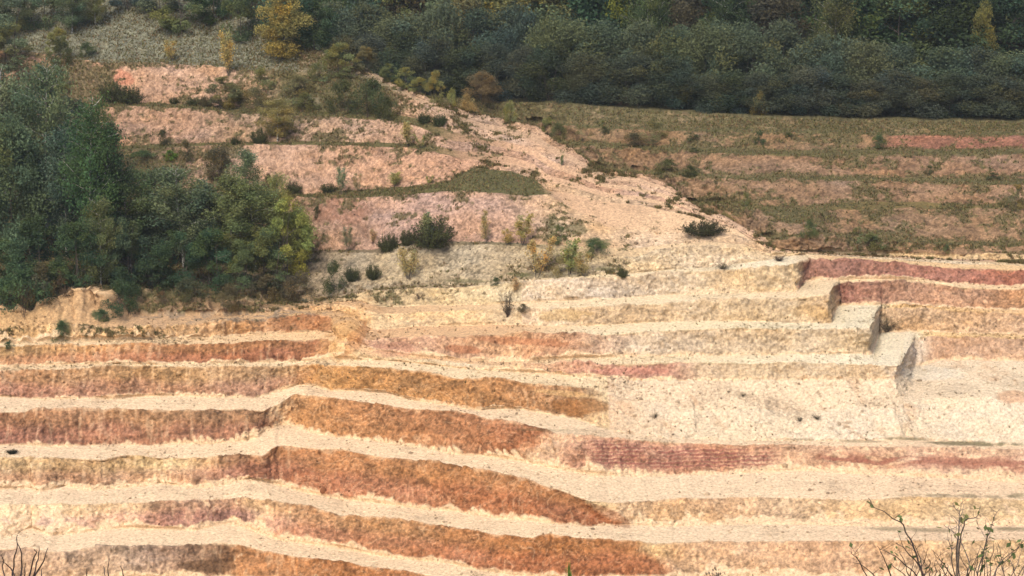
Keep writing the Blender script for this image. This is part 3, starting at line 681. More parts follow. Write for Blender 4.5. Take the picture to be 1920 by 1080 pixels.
def proto_broad(H, W, n, seed, leaf=.15, trunk=True, mat=M_BARK, low=.25, lobes=26, cut=-.22, shell=.5, multi=1, pointed=.0, droop=0):
    """crown mesh and trunk mesh of a bushy broadleaf tree, base at the origin"""
    T = Tubes(); cs = []; rr = []
    stems = [(0, 0)] if multi == 1 else [(rs.normal()*W*.10, rs.normal()*W*.10) for _ in range(multi)]
    for (sx, sy) in stems:
        d = np.array([sx*.5/W*2+rs.normal()*.05, sy*.5/W*2+rs.normal()*.05, 1.0])
        ax = bend((sx*.4, sy*.4, -.1), d, H*.86, 8, .05, .03)
        r0 = H*.010/(multi**.4); T.add(ax, np.linspace(r0, r0*.2, len(ax)), 6)
        for b in range(max(5, 12//multi)):
            f = low+.72*rs.random()*(1-low); i = f*8; p = ax[int(i)]*(1-(i % 1))+ax[min(int(i)+1, 8)]*(i % 1)
            an = rs.random()*2*math.pi; L = W*.48*(1-.55*f)*(.6+.5*rs.random())
            br = bend(p, (math.cos(an), math.sin(an), .35+.5*rs.random()), L, 4, .12, .05-droop*.1)
            T.add(br, np.linspace(r0*.35, r0*.08, 5), 4)
    for i in range(lobes):
        f = low*.7+(1-low*.7)*rs.random()**.85; an = rs.random()*2*math.pi
        prof = math.sin(math.pi*min(1, (f-low*.5)/(1.02-low*.5))**(.62+pointed*.3))**.7 if f < 1 else .1
        if low < .08 and f < .3: prof = max(prof, .8)
        rad = W*.5*prof*(.35+.5*rs.random()); cs.append((math.cos(an)*rad, math.sin(an)*rad, H*f*.93)); rr.append((W*.17+H*.02)*(.7+.6*rs.random())*(1-.35*f*(1+pointed)*.6))
    cs = np.array(cs); rr = np.array(rr)
    p, t = puff_leaves(cs, rr, int(n*1.4), .85, shell); p[:, 2] = np.maximum(p[:, 2], .02*H); p, t = clumpy(p, t, W*.11, cut, seed)
    V, F, tt_ = cards(p, leaf, 1.6, droop, t)
    return mesh_from('crown', V, F, tt_, M_LEAF), (T.mesh('trunk', mat) if trunk else None)
def proto_birch(H, W, n, seed, leaf=.085, dark=False):
    """slender birch: pale stem, thin rising limbs, hanging sprays of small leaves"""
    T = Tubes(); ax = bend((0, 0, -.1), (rs.normal()*.03, rs.normal()*.03, 1), H*.97, 14, .018, .01); T.add(ax, np.linspace(H*.011, H*.0015, 15), 7)
    P_, Tt = [], []
    nb = 46
    for b in range(nb):
        f = .16+.82*(b+rs.random())/nb; i = min(f*14, 13.9); p = ax[int(i)]*(1-(i % 1))+ax[int(i)+1]*(i % 1); an = rs.random()*2*math.pi
        L = W*.5*(math.sin(math.pi*min(1, (f-.05))**.75)**.6+.12)*(.6+.5*rs.random())
        br = bend(p, (math.cos(an), math.sin(an), .75), L*1.15, 6, .10, -.03); T.add(br, np.linspace(H*.0028, H*.0006, 7), 3)
        tb = .75+.5*rs.random(); hb = rs.normal()*.08
        m = int(n/nb*(L/(W*.4)))
        q = rs.random(m)**.7*6; qi = np.minimum(q.astype(int), 5); base = br[qi]*(1-(q-qi))[:, None]+br[qi+1]*(q-qi)[:, None]
        hang = rs.random(m)**1.5*(.10*H if not dark else .16*H)*(.4+.6*q/6)
        o = rs.normal(size=(m, 3))*np.array([.045, .045, .03])*H*.6; pts = base+o; pts[:, 2] -= hang
        P_.append(pts); tk = tb*(.75+.5*rs.random((m, 1))); Tt.append(np.concatenate([tk*(1+hb), tk, tk*(1-hb)], 1))
    p = np.concatenate(P_); t = np.concatenate(Tt); p[:, 2] = np.maximum(p[:, 2], .05*H)
    V, F, tt_ = cards(p, leaf, 1.5, .3, t)
    return mesh_from('crown', V, F, tt_, M_LEAF), T.mesh('trunk', M_BIRCH)
def proto_sapling(H, W, n, seed, leaf=.075, stems=3, mat=M_BARK):
    T = Tubes(); P_, Tt = [], []
    for s in range(stems):
        an0 = rs.random()*2*math.pi; ax = bend((0, 0, -.05), (math.cos(an0)*.18*W/H*2, math.sin(an0)*.18*W/H*2, 1), H*(.7+.3*rs.random()), 9, .05, .02); T.add(ax, np.linspace(H*.0085, H*.0016, 10), 5)
        for b in range(16):
            f = .22+.76*rs.random(); i = min(f*9, 8.9); p = ax[int(i)]*(1-(i % 1))+ax[int(i)+1]*(i % 1); an = rs.random()*2*math.pi
            L = W*.42*(1.15-f)*(.5+.7*rs.random()); br = bend(p, (math.cos(an), math.sin(an), .9), L*1.2, 4, .12, .03); T.add(br, np.linspace(H*.0028, H*.0009, 5), 3)
            m = max(2, int(n/stems/16)); q = rs.random(m)*4; qi = np.minimum(q.astype(int), 3); pts = br[qi]*(1-(q-qi))[:, None]+br[qi+1]*(q-qi)[:, None]+rs.normal(size=(m, 3))*H*.032
            P_.append(pts); tk = .7+.6*rs.random((m, 1)); hb = rs.normal()*.1; Tt.append(np.concatenate([tk*(1+hb), tk, tk*(1-hb)], 1))
    V, F, tt_ = cards(np.concatenate(P_), leaf, 1.4, 0, np.concatenate(Tt))
    return mesh_from('crown', V, F, tt_, M_LEAF), T.mesh('trunk', mat)
def proto_gorse(H, W, n, seed, leaf=.07):
    """spiky evergreen bush: many upright shoots bristling with needles"""
    T = Tubes(); P_, Tt = [], []
    for s in range(80):
        an = rs.random()*2*math.pi; out = rs.random()**.6; d = (math.cos(an)*out*W/H*.9, math.sin(an)*out*W/H*.9, 1.15-.75*out)
        ax = bend((math.cos(an)*W*.12, math.sin(an)*W*.12, 0), d, H*(.75+.3*rs.random())*(1-.25*out)*max(1, .75*W/H*out+.25), 7, .12, .05); T.add(ax, np.linspace(H*.012, H*.003, 8), 4)
        m = n//80; q = (.12+.88*rs.random(m))*7; qi = np.minimum(q.astype(int), 6); pts = ax[qi]*(1-(q-qi))[:, None]+ax[qi+1]*(q-qi)[:, None]; pts = pts+rs.normal(size=(m, 3))*H*.085*(1.25-q/7)[:, None]
        P_.append(pts); tk = (.65+.5*rs.random())*(.75+.5*rs.random((m, 1))); Tt.append(np.concatenate([tk, tk, tk], 1))
    pp = np.concatenate(P_); pp[:, 2] = np.maximum(pp[:, 2], .0)
    V, F, tt_ = cards(pp, leaf, 1.8, -.2, np.concatenate(Tt))
    return mesh_from('foliage', V, F, tt_, M_LEAF), T.mesh('stems', M_TWIG)
def proto_twiggy(H, W, n, seed, leaf=.05, fallen=False):
    """bare brushwood: fans of thin grey-brown twigs with a few dead leaves"""
    T = Tubes(); P_ = []
    for s in range(34):
        an = rs.random()*2*math.pi; out = rs.random(); up = .25 if fallen else 1.0
        ax = bend((rs.normal()*W*.06, rs.normal()*W*.06, 0), (math.cos(an)*out*W/H, math.sin(an)*out*W/H, up), H*(.6+.4*rs.random())*(1+.35*W/H*out), 6, .16, .02); T.add(ax, np.linspace(H*.011, H*.003, 7), 4)
        for b in range(5):
            i = 2+int(rs.random()*4); br = bend(ax[i], rs.normal(size=3)+np.array([0, 0, .6]), H*.3, 3, .2); T.add(br, np.linspace(H*.005, H*.002, 4), 3)
        m = n//34; P_.append(ax[rs.integers(2, 7, m)]+rs.normal(size=(m, 3))*H*.06)
    pts = np.concatenate(P_); pts[:, 2] = np.abs(pts[:, 2]); tk = .7+.6*rs.random((len(pts), 1))
    V, F, tt_ = cards(pts, leaf, 1.4, 0, np.repeat(tk, 3, 1))
    return mesh_from('foliage', V, F, tt_, M_LEAF), T.mesh('stems', M_TWIG)

PR = {}
PR['willow'] = [(5.0, 5.4, proto_broad(5.0, 5.4, 15000, 31+i, .085, True, M_BARK, .04, 34, -.30, .35, 4)) for i in range(4)]
PR['wood'] = [(9.0, 6.0, proto_broad(9.0, 6.0, 17000, 51+i, .12, True, M_BARK, .14, 38, -.24, .45, 1)) for i in range(4)]
PR['birch'] = [(8.0, 3.8, proto_birch(8.0, 3.8, 15000, 61+i)) for i in range(3)]
PR['weep'] = [(9.0, 3.0, proto_birch(9.0, 3.0, 17000, 71, .08, True))]
PR['bushy'] = [(5.0, 3.6, proto_broad(5.0, 3.6, 13000, 81+i, .07, True, M_BARK, .10, 24, -.08, .3, 2, .6)) for i in range(4)]
PR['scrub'] = [(1.4, 2.0, proto_broad(1.4, 2.0, 4200, 91+i, .04, True, M_TWIG, .0, 22, -.15, .3, 5)) for i in range(4)]
PR['sapling'] = [(2.2, 1.3, proto_sapling(2.2, 1.5, 2000, 101+i, .048, 2+i % 3)) for i in range(4)]
PR['gorse'] = [(1.2, 1.5, proto_gorse(1.2, 1.5, 6400, 111+i, .038)) for i in range(3)]
PR['twiggy'] = [(1.0, 1.4, proto_twiggy(1.0, 1.4, 340, 121+i)) for i in range(2)]
PART = {'gorse': ('foliage', 'stems'), 'twiggy': ('foliage', 'stems'), 'scrub': ('foliage', 'stems')}
cnt = {}
def plant(kind, x, y, hpx, wpx, col, name, label, cat, group=None, var=None, far=False, pos=None, rz=None, lean=0):
    """a plant whose foot stands at photo pixel (x, y) and which is hpx tall and wpx wide there"""
    i = cnt.get(kind, 0) if var is None else var; cnt[kind] = cnt.get(kind, 0)+1
    H, W, (mc, mt2) = PR[kind][i % len(PR[kind])]
    p = Vector(pos) if pos is not None else gpt(x, y, far)
    d = (p-Vector((0, 0, CAMZ))).length; h = hpx*d/FPX*1.01; w = wpx*d/FPX
    e = bpy.data.objects.new(name, None); e.empty_display_size = .2; COL.objects.link(e); e.location = p-Vector((0, 0, .04*h))
    e.rotation_euler = (0, lean, rs.random()*6.28 if rz is None else rz); e.scale = (w/W, w/W, h/H)
    tag(e, label, cat, group)
    pn = PART.get(kind, ('crown', 'trunk'))
    for nm, me_ in zip(pn, (mc, mt2)):
        if me_ is None: continue
        o = bpy.data.objects.new(nm, me_); COL.objects.link(o); o.parent = e
        c = np.asarray(col, float)*(1.35 if kind == 'sapling' else 1); o.color = (float(c[0]), float(c[1]), float(c[2]), 1)
    return e
def g(r, gg, b, k=1.0):                                # leaf colour from a photo value
    return lin([r, gg, b])*k
# leaf colours
GREY = g(112, 120, 88); GREYD = g(88, 98, 84); DARK = g(68, 84, 58); DK2 = g(76, 96, 64); OLIVE = g(124, 124, 78); YEL = g(160, 140, 84); YELG = g(138, 136, 80)
TEAL = g(78, 104, 74); BROWN = g(116, 98, 74); GORSE = g(84, 88, 56); TAN = g(160, 134, 96); MIDG = g(96, 110, 70); PURP = g(100, 86, 72)
def mix(a, b, t): return a*(1-t)+b*t
# --- the wood beyond the quarry: row after row
rw = np.random.default_rng(5)
def plateau_pt(x, back):
    j = int(np.argmin(np.abs(px-x))); r = int(np.where(RS >= off+NL-1)[0][0]); p = GW[r, j].copy(); s_ = (p[1]+back)/p[1]
    return (float(p[0]*s_), float(p[1]*s_), float(p[2]+.033*back*0))
def wood(x, back, kind, h, w, col, name, label, cat, group, up=0):
    col = np.asarray(col)*.78
    p = plateau_pt(x, back); plant(kind, 0, 0, h, w, col, name, label, cat, group, pos=(p[0], p[1], gz(p[0], p[1])))
x = 640
while x < 2010:
    top = np.interp(x, [640, 760, 900, 1000, 1300, 1500, 1700, 2000], [150, 130, 128, 122, 112, 105, 98, 98])
    c = mix(mix(GREYD, DARK, rw.random()), BROWN, .12+.25*rw.random()*(rw.random() > .5)); 
    wood(x, .1+rw.random()*1.0, 'willow', top*(.62+.3*rw.random()), 125+30*rw.random(), c, 'willow_bush', 'dense dark grey-green willow bush at the foot of the wood', 'bush', 'willow bushes along the wood edge')
    x += 44+rw.random()*22
x = 620
while x < 2040:
    wood(x, 4+rw.random()*2, 'willow', np.interp(x, [620, 900, 1300, 1700, 2000], [165, 165, 160, 128, 125])*(.8+.25*rw.random()), 150+40*rw.random(), mix(mix(GREY, GREYD, rw.random()), TEAL, .3*rw.random()), 'willow_tree', 'soft grey-green willow rising behind the front bushes of the wood', 'tree', 'grey willows in the second row of the wood')
    x += 62+rw.random()*26
x = 560
while x < 2080:
    c = [DARK, TEAL, DK2, mix(DARK, PURP, .6), OLIVE, DARK, mix(YELG, DK2, .75)][int(rw.random()*7)]
    wood(x, 10+rw.random()*4, 'wood', 235*(.85+.3*rw.random()), 165+50*rw.random(), c, 'broadleaf_tree', 'tall dark broadleaf tree in the depth of the wood', 'tree', 'tall trees in the middle of the wood')
    x += 66+rw.random()*34
x = 520
while x < 2120:
    c = [DARK, DK2, mix(DARK, PURP, .6), DARK, TEAL, mix(OLIVE, DARK, .4)][int(rw.random()*6)]
    wood(x, 20+rw.random()*7, 'wood', 300*(.85+.25*rw.random()), 190+60*rw.random(), c, 'broadleaf_tree', 'dark broadleaf tree at the back of the wood', 'tree', 'trees at the back of the wood')
    x += 78+rw.random()*34
x = 420
while x < 2200:
    wood(x, 36+rw.random()*12, 'wood', 330*(.85+.3*rw.random()), 230+60*rw.random(), mix(DARK, DK2, rw.random()), 'broadleaf_tree', 'dark broadleaf tree at the back of the wood', 'tree', 'trees at the back of the wood')
    x += 95+rw.random()*40
for (x, back, k, h, w, c, nm, lb, ct) in [
    (880, 7, 'wood', 205, 130, mix(YELG, TAN, .4), 'broadleaf_tree', 'tree with yellowing crown in the wood left of centre', 'tree'),
    (1215, 9, 'birch', 225, 90, MIDG, 'birch_tree', 'pale stemmed birch standing above the grey willows of the wood', 'tree'),
    (1195, 12, 'wood', 262, 130, g(120, 132, 66), 'broadleaf_tree', 'bright green crown at the top edge above the grey willows', 'tree'),
    (1355, 9, 'birch', 240, 100, DARK, 'birch_tree', 'slim pale trunked birch in the dark middle of the wood', 'tree'),
    (1560, 10, 'birch', 250, 100, mix(OLIVE, DARK, .4), 'birch_tree', 'olive crowned birch near the top edge right of centre', 'tree'),
    (1836, 9, 'wood', 195, 70, YELG, 'broadleaf_tree', 'small yellow-green tree among dark crowns at the right', 'tree'),
    (745, 9, 'wood', 215, 120, mix(YELG, MIDG, .5), 'broadleaf_tree', 'yellow-green tree in the wood just above the hill shoulder', 'tree'),
    (1345, -.6, 'scrub', 34, 30, YELG, 'yellow_bush', 'small yellow-green bush at the wood edge, left of its taller twin', 'bush'),
    (1424, -.8, 'scrub', 44, 38, mix(YELG, TAN, .3), 'yellow_bush', 'upright yellow-green bush standing before the dark wood edge', 'bush'),
    (1165, -.5, 'scrub', 22, 40, BROWN, 'brown_bush', 'low brown bush at the wood edge in the middle', 'bush')]:
    wood(x, back, k, h, w, c, nm, lb, ct, None)

# --- trees over the top of the left hill
for i, (x, y, k, h, w, c, nm, lb) in enumerate([
    (20, 62, 'bushy', 105, 110, GREY, 'bushy_tree', 'grey-green tree in the top left corner'),
    (75, 52, 'bushy', 100, 90, mix(GREY, MIDG, .5), 'bushy_tree', 'grey-green tree second from the left at the top edge'),
    (135, 62, 'birch', 100, 70, mix(GREY, TEAL, .4), 'birch_tree', 'blue-green birch at the top edge beside the grey slope'),
    (178, 48, 'birch', 90, 50, OLIVE, 'birch_tree', 'slim yellowish birch at the upper end of the grey slope'),
    (300, 30, 'bushy', 90, 90, mix(OLIVE, GREYD, .5), 'bushy_tree', 'olive tree leftmost of the row over the grey slope'),
    (345, 62, 'bushy', 110, 110, mix(OLIVE, MIDG, .5), 'bushy_tree', 'broad olive tree on the grey slope at the top edge'),
    (400, 42, 'bushy', 110, 90, DK2, 'bushy_tree', 'dark green tree behind the tall yellow sapling on the hill'),
    (455, 72, 'bushy', 120, 90, mix(DK2, OLIVE, .4), 'bushy_tree', 'green tree left of the big yellowing tree'),
    (532, 104, 'wood', 135, 108, mix(YEL, YELG, .55), 'yellow_tree', 'big yellowing round tree on the crest of the hill'),
    (590, 70, 'wood', 130, 90, DARK, 'broadleaf_tree', 'dark green tree right behind the big yellowing tree'),
    (240, 20, 'bushy', 70, 80, GREYD, 'bushy_tree', 'grey tree at the top edge above the grey slope')]):
    plant(k, x, y, h, w, c, nm, lb, 'tree', None)
# --- the belt of birches and bushes on the left, and the plants of the benches: (x, foot y, kind, height, width, colour, name, label, category)
B = [
 # deep row of the belt
 (15, 400, 'birch', 280, 140, GREY, 'bushy_tree', 'grey-green tree at the left edge below the two pink banks', 'tree'),
 (50, 350, 'birch', 190, 110, mix(GREY, OLIVE, .3), 'bushy_tree', 'grey-green tree left of the tall white birch stem, highest on the belt', 'tree'),
 (130, 340, 'bushy', 170, 110, GREYD, 'bushy_tree', 'grey tree between the white birch stem and the dark weeping birch top', 'tree'),
 (25, 480, 'wood', 270, 150, mix(GREY, TEAL, .5), 'bushy_tree', 'blue-green dense tree at the left edge of the belt', 'tree'),
 (86, 432, 'birch', 320, 125, mix(GREY, TEAL, .4), 'birch_tree', 'tall birch with long bare white stem near the left edge', 'tree'),
 (125, 480, 'birch', 250, 120, mix(GREYD, TEAL, .4), 'bushy_tree', 'shady green tree just left of the dark weeping birch', 'tree'),
 (172, 520, 'weep', 355, 98, g(76, 100, 62), 'weeping_birch', 'very tall dark green weeping birch, highest tree of the left belt', 'tree'),
 (205, 500, 'birch', 280, 90, DARK, 'birch_tree', 'dark birch hugging the right side of the weeping birch', 'tree'),
 (245, 500, 'birch', 195, 110, MIDG, 'bushy_tree', 'mid green tree right of the weeping birch', 'tree'),
 (293, 470, 'birch', 165, 120, mix(MIDG, GREY, .5), 'birch_tree', 'birch with straight white stem in the middle of the belt', 'tree'),
 (345, 500, 'birch', 195, 130, mix(GREY, TEAL, .3), 'bushy_tree', 'soft blue-green tree right of the straight white stem', 'tree'),
 (392, 480, 'birch', 150, 100, mix(GREYD, MIDG, .5), 'bushy_tree', 'green tree in the belt under the brown scrubby bank', 'tree'),
 (462, 415, 'birch', 145, 80, mix(GREY, MIDG, .4), 'bushy_tree', 'grey-green tree standing up against the pink bank', 'tree'),
 (430, 500, 'birch', 185, 120, mix(MIDG, OLIVE, .4), 'birch_tree', 'light green birch with thin pale stem right of centre in the belt', 'tree'),
 (480, 500, 'birch', 170, 120, mix(MIDG, YELG, .3), 'bushy_tree', 'full green tree left of the yellow-green end tree', 'tree'),
 (520, 460, 'birch', 145, 60, YELG, 'birch_tree', 'yellow topped birch poking out of the belt beside the pink bank', 'tree'),
 (540, 520, 'bushy', 160, 110, g(138, 142, 76), 'bushy_tree', 'yellow-green rounded tree ending the belt on the right', 'tree'),
 (505, 540, 'bushy', 120, 100, mix(MIDG, OLIVE, .3), 'bushy_tree', 'low green tree in front at the right end of the belt', 'tree'),
 (190, 545, 'birch', 180, 70, mix(OLIVE, DK2, .5), 'birch_tree', 'small olive-yellow birch in front of the weeping birch', 'tree'),
 (240, 545, 'bushy', 150, 90, mix(DK2, GREYD, .4), 'bushy_tree', 'shady tree in front, below the mid green one', 'tree'),
 (150, 545, 'bushy', 140, 110, mix(DARK, DK2, .5), 'bushy_tree', 'dark low tree at the foot of the weeping birch', 'tree'),
 (330, 545, 'bushy', 120, 110, mix(DARK, DK2, .5), 'bushy_tree', 'dark low tree in front of the straight white stem', 'tree'),
 (400, 545, 'bushy', 125, 110, DK2, 'bushy_tree', 'dark green low tree in the front row of the belt, right half', 'tree'),
 (455, 548, 'bushy', 110, 90, mix(DK2, OLIVE, .3), 'bushy_tree', 'low leafy tree in front of the light green birch', 'tree'),
 (70, 545, 'bushy', 150, 130, DARK, 'bushy_tree', 'dark broad tree in front of the tall white birch stem', 'tree'),
 (10, 555, 'bushy', 110, 120, mix(DK2, MIDG, .5), 'bushy_tree', 'low green tree at the left edge above the sand mound', 'tree'),
 (560, 500, 'birch', 120, 60, mix(YELG, MIDG, .4), 'birch_tree', 'slender yellow-green birch at the outermost right of the belt', 'tree'),
 (285, 548, 'scrub', 62, 100, DARK, 'dark_bush', 'dark bush under the middle of the belt', 'bush'),
 (35, 585, 'scrub', 85, 130, DK2, 'green_bush', 'big dark green bush at the left edge, right above the sand mound', 'bush'),
 (80, 570, 'scrub', 75, 80, mix(BROWN, DARK, .5), 'brown_bush', 'dark brownish bush behind the dip in the sand mound', 'bush'),
 (118, 552, 'scrub', 44, 44, BROWN, 'brown_bush', 'brown bush on top of the sand mound, left of its peak', 'bush'),
 (225, 590, 'scrub', 62, 66, mix(DARK, DK2, .4), 'green_bush', 'dark bush hanging down right of the sand mound peak', 'bush'),
 (190, 602, 'scrub', 24, 38, DK2, 'green_bush', 'small green bush on the right flank of the sand mound', 'bush'),
 (116, 636, 'scrub', 38, 42, DK2, 'green_bush', 'green bush growing down the cleft of the sand mound', 'bush'),
 (16, 652, 'scrub', 14, 26, DK2, 'green_bush', 'tiny green tuft low on the left end of the mound', 'bush'),
 (305, 568, 'scrub', 22, 26, BROWN, 'brown_bush', 'little brown bush on the bank under the belt', 'bush'),
 (428, 582, 'scrub', 52, 58, mix(BROWN, GORSE, .5), 'brown_bush', 'round brown bush spilling over the bank edge', 'bush'),
 (500, 560, 'scrub', 44, 90, mix(BROWN, DARK, .4), 'brown_bush', 'wide dark bush under the yellow-green end tree', 'bush'),
 (560, 560, 'scrub', 52, 80, mix(BROWN, DARK, .3), 'brown_bush', 'brownish bush right of the end of the belt', 'bush'),
 (627, 552, 'scrub', 62, 52, mix(GORSE, DARK, .3), 'gorse_bush', 'upright dark bush standing apart right of the belt', 'bush'),
 (360, 560, 'scrub', 40, 80, mix(DARK, BROWN, .3), 'dark_bush', 'dark bush under the belt left of the round brown one', 'bush'),
 (230, 560, 'scrub', 60, 70, DARK, 'dark_bush', 'dark bush filling the shade below the mid green tree', 'bush'),
 # hill, above the belt
 (20, 130, 'bushy', 90, 100, mix(GREY, OLIVE, .4), 'bushy_tree', 'grey-green bushy tree at the left edge by the small orange bank', 'tree'),
 (60, 185, 'scrub', 60, 90, BROWN, 'brown_bush', 'brown scrub bush on the bank left of the dark gorse', 'bush'),
 (112, 108, 'bushy', 60, 48, mix(YELG, OLIVE, .4), 'yellow_bush', 'yellowish bush at the upper left above the dark gorse', 'bush'),
 (112, 128, 'scrub', 52, 46, GORSE, 'gorse_bush', 'dark upright gorse at the foot of the grey slope', 'bush'),
 (165, 108, 'scrub', 30, 44, mix(GORSE, DK2, .5), 'gorse_bush', 'dark low gorse at the left foot of the grey slope', 'bush'),
 (112, 172, 'scrub', 46, 44, mix(GORSE, YELG, .2), 'gorse_bush', 'gorse bush with a yellowish tinge on the left bank', 'bush'),  # one even tint: gorse with a little yellow-green mixed in
 (80, 255, 'bushy', 140, 62, mix(GREY, MIDG, .5), 'birch_tree', 'pale green crown of a young tree above the white stem', 'tree'),
 (210, 190, 'gorse', 44, 44, GORSE, 'gorse_bush', 'dark gorse left of its twin on the top pink bank', 'bush'),
 (244, 193, 'gorse', 40, 42, GORSE, 'gorse_bush', 'dark round gorse right of its twin on the top pink bank', 'bush'),
 (326, 195, 'gorse', 16, 14, GORSE, 'gorse_bush', 'smallest dark gorse on the second bench', 'bush'),
 (364, 197, 'gorse', 16, 24, GORSE, 'gorse_bush', 'small gorse left of the olive bushes on the second bench', 'bush'),
 (386, 199, 'gorse', 24, 22, mix(GORSE, BROWN, .4), 'gorse_bush', 'brownish upright gorse next to the olive bushes on the second bench', 'bush'),
 (428, 142, 'sapling', 105, 44, YEL, 'birch_sapling', 'tall thin yellow sapling against the grey slope', 'sapling'),
 (322, 114, 'sapling', 42, 36, YEL, 'birch_sapling', 'small yellow sapling on the edge of the top pink bank', 'sapling'),
 (420, 203, 'bushy', 62, 74, mix(OLIVE, BROWN, .3), 'olive_bush', 'broad olive-brown bush on the right of the top pink bank', 'bush'),
 (475, 206, 'scrub', 50, 64, mix(OLIVE, BROWN, .5), 'olive_bush', 'brownish bush between the olive bush and the yellow-green tree', 'bush'),
 (490, 165, 'scrub', 38, 60, OLIVE, 'olive_bush', 'olive bush under the crest, below the big yellowing tree', 'bush'),
 (560, 175, 'scrub', 36, 70, mix(OLIVE, BROWN, .4), 'olive_bush', 'low olive bush left of the big dark gorse thicket', 'bush'),
 (570, 208, 'scrub', 34, 60, mix(OLIVE, GORSE, .5), 'olive_bush', 'dark olive bush at the left foot of the gorse thicket', 'bush'),
 (640, 142, 'bushy', 66, 74, mix(YELG, OLIVE, .5), 'yellow_bush', 'yellow-green bushy tree on the hill shoulder above the gorse thicket', 'bush'),
 (685, 136, 'bushy', 54, 50, mix(BROWN, OLIVE, .5), 'tan_bush', 'tan-grey bush at the top of the bare ridge path', 'bush'),
 (600, 150, 'scrub', 36, 50, OLIVE, 'olive_bush', 'olive bush at the left of the yellow-green hill shoulder', 'bush'),
 (645, 214, 'scrub', 62, 74, GORSE, 'gorse_thicket', 'left part of the big dark gorse thicket', 'bush'),
 (690, 218, 'scrub', 74, 82, mix(GORSE, DARK, .3), 'gorse_thicket', 'tallest middle part of the big dark gorse thicket', 'bush'),
 (727, 222, 'scrub', 42, 50, GORSE, 'gorse_thicket', 'right end of the big dark gorse thicket', 'bush'),
 (795, 230, 'gorse', 24, 26, g(76, 84, 52), 'gorse_bush', 'left one of the two dark gorses on the bare slope', 'bush'),
 (825, 236, 'gorse', 28, 26, g(76, 86, 52), 'gorse_bush', 'right one of the two dark gorses on the bare slope', 'bush'),
 (765, 275, 'sapling', 68, 44, mix(YELG, TAN, .4), 'birch_sapling', 'yellowish sapling standing below the two gorses of the bare slope', 'sapling'),
 (790, 277, 'sapling', 30, 24, OLIVE, 'birch_sapling', 'short olive sapling just right of the yellowish one', 'sapling'),
 (520, 264, 'birch', 84, 70, mix(YEL, OLIVE, .45), 'birch_tree', 'yellow-green young birch on the bench left of the pink bank', 'tree'),
 (486, 268, 'gorse', 32, 28, GORSE, 'gorse_bush', 'dark spiky gorse left of the yellow-green young birch', 'bush'),
 (442, 270, 'gorse', 18, 18, GORSE, 'gorse_bush', 'small spiky gorse at the end of the second pink bank', 'bush'),
 (306, 272, 'scrub', 34, 30, mix(GORSE, BROWN, .2), 'gorse_bush', 'round dark gorse in the middle of the second pink bank', 'bush'),
 (350, 300, 'scrub', 36, 34, mix(GORSE, BROWN, .4), 'gorse_bush', 'dark bush on the green bench above the belt', 'bush'),
 (265, 300, 'scrub', 18, 60, mix(MIDG, DK2, .5), 'green_bush', 'flat bright green bush on the bench above the belt, left', 'bush'),
 (318, 298, 'scrub', 18, 36, g(96, 124, 50), 'green_bush', 'small vivid green bush on the bench above the belt', 'bush'),
 (410, 330, 'scrub', 62, 80, mix(BROWN, GORSE, .5), 'brown_bush', 'big brown-green scrub bush left of the long pink bank', 'bush'),
 (240, 340, 'scrub', 40, 60, mix(BROWN, GREY, .4), 'brown_bush', 'grey-brown bush above the belt beside the weeping birch', 'bush'),
 (310, 350, 'scrub', 40, 60, mix(BROWN, OLIVE, .4), 'brown_bush', 'olive-brown bush above the white-stemmed birch of the belt', 'bush'),
 (640, 364, 'sapling', 66, 34, GREY, 'birch_sapling', 'grey-green sapling on the edge of the long pink bank', 'sapling'),
 (672, 360, 'sapling', 40, 24, mix(TAN, GREY, .4), 'birch_sapling', 'sparse tan sapling right of the grey-green one', 'sapling'),
 (740, 350, 'sapling', 40, 38, YELG, 'birch_sapling', 'low yellow-green sapling on the green ramp bench', 'sapling'),
 (803, 346, 'sapling', 20, 16, YELG, 'birch_sapling', 'tiny yellow-green sapling farther right on the green ramp bench', 'sapling'),
 (616, 360, 'gorse', 20, 32, GORSE, 'gorse_bush', 'low spreading gorse at the left end of the ramp bench', 'bush'),
 (550, 362, 'gorse', 26, 32, GORSE, 'gorse_bush', 'dark gorse touching the top of the yellow-green end tree', 'bush'),
 (502, 366, 'scrub', 40, 34, mix(BROWN, GORSE, .4), 'brown_bush', 'reddish-brown bush behind the yellow topped birch', 'bush'),
 (594, 408, 'scrub', 24, 20, GORSE, 'gorse_bush', 'small dark bush hanging on the brown bank right of the belt', 'bush'),
 (652, 472, 'sapling', 62, 30, mix(BROWN, GREY, .5), 'bare_sapling', 'thin leafless sapling on the brown bank', 'sapling'),
 (700, 458, 'sapling', 30, 30, TAN, 'bare_sapling', 'pale thin sapling left of the leaning gorse', 'sapling'),
 (728, 470, 'gorse', 42, 34, GORSE, 'gorse_bush', 'leaning gorse, leftmost on the bench of the big round gorse', 'bush'),
 (762, 458, 'gorse', 34, 24, GORSE, 'gorse_bush', 'narrow gorse between the leaning one and the big round one', 'bush'),
 (812, 460, 'gorse', 62, 80, GORSE, 'gorse_bush', 'big round dark gorse in the middle of the hill', 'bush'),
 (803, 452, 'sapling', 78, 50, mix(OLIVE, GREY, .5), 'birch_sapling', 'olive sapling growing up behind the big round gorse', 'sapling'),
 (912, 456, 'sapling', 68, 36, mix(TAN, OLIVE, .5), 'birch_sapling', 'thin tan sapling between the big gorse and the yellow saplings', 'sapling'),
 (980, 460, 'sapling', 76, 56, mix(YEL, OLIVE, .3), 'birch_sapling', 'tallest yellow sapling on the bench edge', 'sapling'),
 (950, 460, 'sapling', 34, 34, YEL, 'birch_sapling', 'short yellow sapling left of the tallest yellow one', 'sapling'),
 (765, 524, 'sapling', 84, 52, mix(YELG, TAN, .5), 'birch_sapling', 'straw coloured sapling on the grey bank above the rim', 'sapling'),
